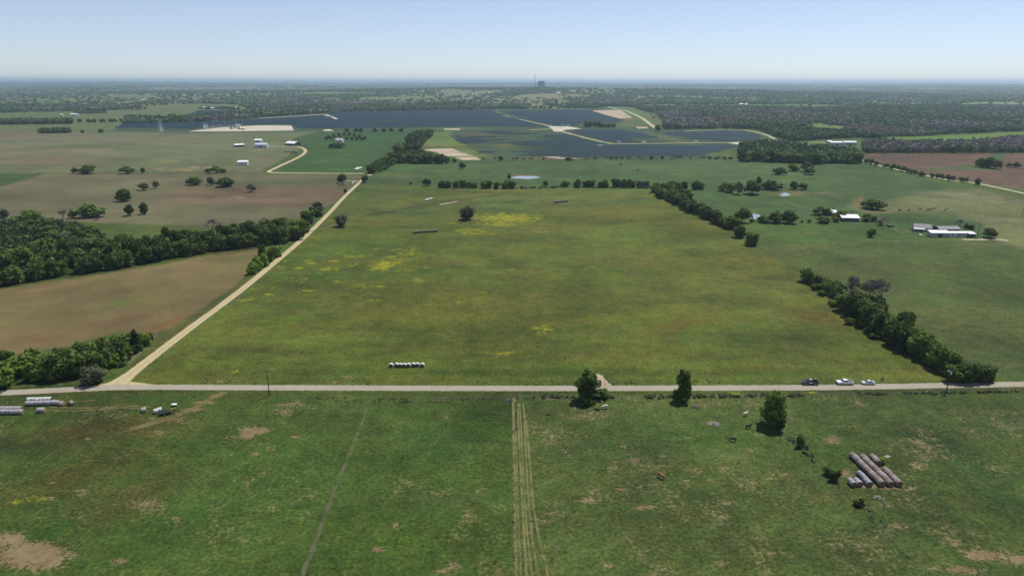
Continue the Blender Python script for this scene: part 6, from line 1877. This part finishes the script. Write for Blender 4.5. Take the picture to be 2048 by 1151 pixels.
for nm, pts in [('windscreen', [(-1.13, -.72, .96), (-.4, -.6, 1.35), (-.4, .6, 1.35), (-1.13, .72, .96)]), ('rear_window', [(1.56, -.7, 1.03), (1.56, .7, 1.03), (.86, .6, 1.38), (.86, -.6, 1.38)])]:
    q = MB(); q.quad([(x + (-.01 if nm == 'windscreen' else .01), y, z + .015) for x, y, z in pts]); q.build(nm, m_glass, r, recalc=False)
for s in (-1, 1):
    y0, y1 = s * (W / 2 - .055), s * (W / 2 - .25)
    for xa, xb, xc, xd in ((-.85, .1, .1, -.32), (.18, 1.3, .8, .18)):
        q = MB(); q.quad([(xa, y0, 1.0), (xb, y0, 1.0), (xc, y1, 1.34), (xd, y1, 1.34)]); q.build('side_window', m_glass, r, recalc=False)
    q = MB(); q.box((-2.33, s * .68, .7), (.1, .34, .12)); q.build('headlight', m_white, r)
    q = MB(); q.box((2.36, s * .7, .8), (.06, .34, .12)); q.build('tail_light', m_red, r)
    for x in (-1.42, 1.4): wheel(r, x, s * (W / 2 - .1), .33, .22)
# farm yard vehicle
g = G(1841, 470.5); r = empty('parked_car', g, 1.1, 'small white car in front of the farm house porch', 'car')
b = MB(); b.prism([(-2.2, .4), (-2.15, .8), (-1.1, .95), (1.9, .98), (2.2, .8), (2.2, .35), (-2.1, .32)], -.9, .9); b.build('body', m_pw, r)
b = MB(); b.prism([(-1.1, .955), (-.5, 1.45), (1.1, 1.48), (1.7, .985)], -.75, .75); b.build('roof', m_glass, r)
for x in (-1.3, 1.3):
    for s in (-1, 1): wheel(r, x, s * .82, .33, .2)
g = G(1781, 453.5); r = empty('dark_trailer', g, .2, 'dark farm trailer by the bare tree right of the sheds', 'trailer')
b = MB(); b.box((0, 0, 1.0), (5, 2.2, 1.1)); b.build('box_body', m_dwall, r); wheel(r, -.8, -1.1, .4, .25); wheel(r, .8, -1.1, .4, .25); wheel(r, 0, 1.1, .4, .25)


# ---- skinned figures: person and cattle
def skin(name, verts, edges, radii, mat, parent=None, root=0, sub=1):
    me = bpy.data.meshes.new(name); me.from_pydata(verts, edges, [])
    me.materials.append(mat)
    o = link(name, me, parent)
    md = o.modifiers.new('skin', 'SKIN'); md.use_smooth_shade = True
    sv = me.skin_vertices[0].data if len(me.skin_vertices) else None
    if sv is None:
        bpy.context.view_layer.objects.active = o
    sv = me.skin_vertices[0].data
    for i, rr in enumerate(radii):
        sv[i].radius = rr if hasattr(rr, '__len__') else (rr, rr); sv[i].use_root = (i == root)
    s_ = o.modifiers.new('sub', 'SUBSURF'); s_.levels = sub; s_.render_levels = sub
    return o


def cow_mats(name, c, c2=None): return simple(name, c, .8, .15, 1.2, c2=c2)


def cow_geo(pose):
    # along +x head; units metres
    if pose == 'lying':
        v = [(-.75, 0, .42), (-.35, 0, .48), (.15, 0, .5), (.55, 0, .52), (.85, 0, .72), (1.12, 0, .86), (1.38, 0, .76)]
        rr = [(.26, .28), (.34, .34), (.36, .36), (.3, .34), (.16, .2), (.13, .15), (.075, .085)]
        e = [(i, i + 1) for i in range(6)]
        for s in (-1, 1):
            n = len(v); v += [(-.6, s * .3, .3), (-.2, s * .42, .12), (-.55, s * .45, .07), (.5, s * .25, .3), (.85, s * .3, .1), (.55, s * .32, .07)]
            rr += [.15, .08, .05, .11, .06, .05]; e += [(0, n), (n, n + 1), (n + 1, n + 2), (3, n + 3), (n + 3, n + 4), (n + 4, n + 5)]
    else:
        graz = pose == 'grazing'
        v = [(-.85, 0, 1.12), (-.4, 0, 1.08), (.15, 0, 1.03), (.6, 0, 1.12)]
        rr = [(.24, .27), (.33, .36), (.36, .40), (.27, .35)]
        if graz: v += [(.95, 0, .88), (1.2, 0, .5), (1.36, 0, .2)]
        else: v += [(.95, 0, 1.34), (1.2, 0, 1.5), (1.5, 0, 1.36)]
        rr += [(.15, .19), (.13, .15), (.075, .085)]
        e = [(i, i + 1) for i in range(6)]
        for s in (-1, 1):
            n = len(v)
            v += [(-.82, s * .2, .86), (-.66, s * .22, .66), (-.88, s * .22, .42), (-.82, s * .22, .06), (.62, s * .2, .78), (.62, s * .2, .42), (.64, s * .2, .06)]
            rr += [.16, .11, .06, .055, .13, .07, .055]
            e += [(0, n), (n, n + 1), (n + 1, n + 2), (n + 2, n + 3), (3, n + 4), (n + 4, n + 5), (n + 5, n + 6)]
    n = len(v)
    b = v[0]
    v += [(b[0] - .22, 0, b[2] + .1), (b[0] - .3, 0, b[2] - .35), (b[0] - .28, .02, max(.1, b[2] - .62))]; rr += [.05, .025, .04]
    e += [(0, n), (n, n + 1), (n + 1, n + 2)]
    hx, hz = v[5][0], v[5][2]
    for s in (-1, 1):
        n = len(v); v += [(hx - .04, s * .14, hz + .09), (hx - .1, s * .27, hz + .08)]; rr += [.05, .03]; e += [(5, n), (n, n + 1)]
    return v, e, rr


m_cblack = cow_mats('black_hide', (.012, .011, .011)); m_ccream = cow_mats('cream_hide', (.62, .56, .44)); m_cred = cow_mats('red_hide', (.30, .14, .05), (.24, .11, .04)); m_cgrey = cow_mats('dark_grey_hide', (.06, .055, .05)); m_cbrown = cow_mats('brown_hide', (.12, .065, .035))


def cow(px, py, yaw, mat, pose, label, sc=1.0, group=None):
    r = empty('cow', G(px, py), yaw, label, 'cow', group); r.scale = (sc, sc, sc)
    v, e, rr = cow_geo(pose)
    skin('body', v, e, rr, mat, r, root=1)
    h = MB()
    if pose != 'lying':
        for x, y in ((-.82, .22), (-.82, -.22), (.64, .2), (.64, -.2)): h.box((x + .02, y, .045), (.14, .11, .09), taper=.85)
        h.build('hooves', m_dwall, r)
    return r


cow(1323, 956, -.75, m_cred, 'grazing', 'orange-red cow grazing alone in the right pasture', 1.15)
cow(1497, 856, .3, m_cblack, 'standing', 'black cow standing below the white ones near the ragged tree')
cow(1465, 882, 2.8, m_cblack, 'grazing', 'black cow grazing, lowest of the group near the ragged tree')
cow(1490.5, 831, .45, m_ccream, 'standing', 'cream cow at the top of the group left of the ragged tree')
cow(1528, 845, -1.0, m_ccream, 'grazing', 'cream cow close to the foot of the ragged tree')
cow(1209, 817, 3.3, m_ccream, 'grazing', 'cream cow below the tree by the driveway', 1.1)
cow(1194.5, 819.5, 2.9, m_cgrey, 'lying', 'dark grey cow lying left of the cream one below the driveway tree')
cow(1203.5, 803.5, 1.8, m_ccream, 'lying', 'pale calf lying in the shade of the driveway tree', .75)
cow(1096, 829, .2, m_cbrown, 'lying', 'brown calf lying right of the wheel tracks', .85)
cow(1516, 852.5, .1, m_cbrown, 'lying', 'brown calf lying between the black cow and the ragged tree', .6)
for x, y, yw in [(1798, 423, .2), (1800, 421.5, 2.6), (1817, 421.5, .1), (1839.5, 420, 3.0), (1855, 421, .4), (1859, 419.5, 2.9), (1865, 419, .3), (1870, 418, 3.1), (1890, 421, .5), (1894, 419, .2)]:
    cow(x, y, yw, m_cblack, 'grazing', 'tiny black cow in the string of cattle on the tan pasture', 1.05, 'string of black cattle on the tan pasture')
cow(1667, 419, .4, m_cblack, 'grazing', 'tiny black cow behind the left farm shed')
cow(1591, 423, 1.2, m_cblack, 'grazing', 'tiny black cow above the trees right of the middle pond')
for i in range(18):
    x = rng.uniform(570, 593); y = 303 + (x - 570) * .1 + rng.uniform(-1.5, 5.5)
    cow(x, y, rng.uniform(0, 6.28), m_cblack if i % 4 else m_cbrown, 'grazing', 'tiny dark cow in the herd inside the curved driveway', 1.15, 'herd inside the curved driveway')

# person behind the dark pickup's bed
m_skin = simple('skin', (.42, .27, .19), .6, .08, 4); m_shirt = simple('dark_shirt', (.03, .032, .045), .8, .15, 5); m_trous = simple('dark_trousers', (.04, .042, .055), .85, .15, 5); m_hat = simple('beige_hat', (.55, .50, .40), .8, .1, 5)
g = G(1630, 765.2)
r = empty('person', g, -1.4, 'person in a beige hat and dark clothes standing behind the dark pickup', 'person')
v = [(0, 0, .95), (0, 0, 1.15), (0, 0, 1.38), (0, 0, 1.5), (.02, 0, 1.6), (.02, 0, 1.72)]
rr = [(.13, .15), (.12, .15), (.12, .18), (.055, .06), (.085, .075), (.09, .08)]
e = [(0, 1), (1, 2), (2, 3), (3, 4), (4, 5)]
for s in (-1, 1):
    n = len(v); v += [(0, s * .1, .86), (.02, s * .11, .48), (0, s * .12, .08), (.12, s * .13, .04)]; rr += [.085, .058, .042, .038]; e += [(0, n), (n, n + 1), (n + 1, n + 2), (n + 2, n + 3)]
    n = len(v); v += [(0, s * .19, 1.42), (.02, s * .24, 1.14), (.14, s * .2, .93), (.19, s * .19, .85)]; rr += [.06, .045, .035, .032]; e += [(2, n), (n, n + 1), (n + 1, n + 2), (n + 2, n + 3)]
    for f_ in range(4):
        n2 = len(v); a0 = v[n + 3]; v += [(a0[0] + .06, a0[1] + (f_ - 1.5) * .02, a0[2] - .05), (a0[0] + .07, a0[1] + (f_ - 1.5) * .022, a0[2] - .09 + .006 * f_)]; rr += [.01, .008]; e += [(n + 3, n2), (n2, n2 + 1)]
    n2 = len(v); a0 = v[n + 3]; v += [(a0[0] + .03, a0[1] - s * .04, a0[2] - .01), (a0[0] + .055, a0[1] - s * .05, a0[2] - .04)]; rr += [.012, .01]; e += [(n + 3, n2), (n2, n2 + 1)]
skin('body', v, e, rr, m_skin, r, root=0)
skin('shirt', [(0, 0, .95), (0, 0, 1.15), (0, 0, 1.4), (0, .19, 1.42), (.02, .24, 1.16), (0, -.19, 1.42), (.02, -.24, 1.16)], [(0, 1), (1, 2), (2, 3), (3, 4), (2, 5), (5, 6)], [(.15, .17), (.14, .17), (.14, .2), .075, .06, .075, .06], m_shirt, r)
skin('trousers', [(0, 0, .95), (0, .1, .85), (.02, .11, .48), (0, .12, .12), (0, -.1, .85), (.02, -.11, .48), (0, -.12, .12)], [(0, 1), (1, 2), (2, 3), (0, 4), (4, 5), (5, 6)], [(.14, .16), .1, .072, .06, .1, .072, .06], m_trous, r)
a = MB(); a.tube([(.02, 0, 1.72), (.02, 0, 1.735)], .2, 16); a.tube([(.02, 0, 1.735), (.02, 0, 1.84)], [.11, .09], 12); a.build('hat', m_hat, r)
a = MB()
for s in (-1, 1): a.box((.105, s * .035, 1.665), (.012, .02, .012))
a.box((.118, 0, 1.635), (.03, .022, .035)); a.box((.108, 0, 1.6), (.01, .045, .008)); a.build('face', m_dwall, r)

# ------------------------------------------------------------------ air
m_haze = bpy.data.materials.new('haze'); m_haze.use_nodes = True
hn = m_haze.node_tree; hn.nodes.clear()
ho = hn.nodes.new('ShaderNodeOutputMaterial'); hv = hn.nodes.new('ShaderNodeVolumePrincipled')
hv.inputs['Color'].default_value = (.64, .85, 1, 1)
hv.inputs['Density'].default_value = 6.2e-5
hv.inputs['Density Attribute'].default_value = ''
hv.inputs['Anisotropy'].default_value = .3
hn.links.new(hv.outputs[0], ho.inputs['Volume'])
mb = MB(); mb.box((0, 31000, 74), (124000, 66000, 206))
hz = mb.build('haze', m_haze); hz['kind'] = 'stuff'
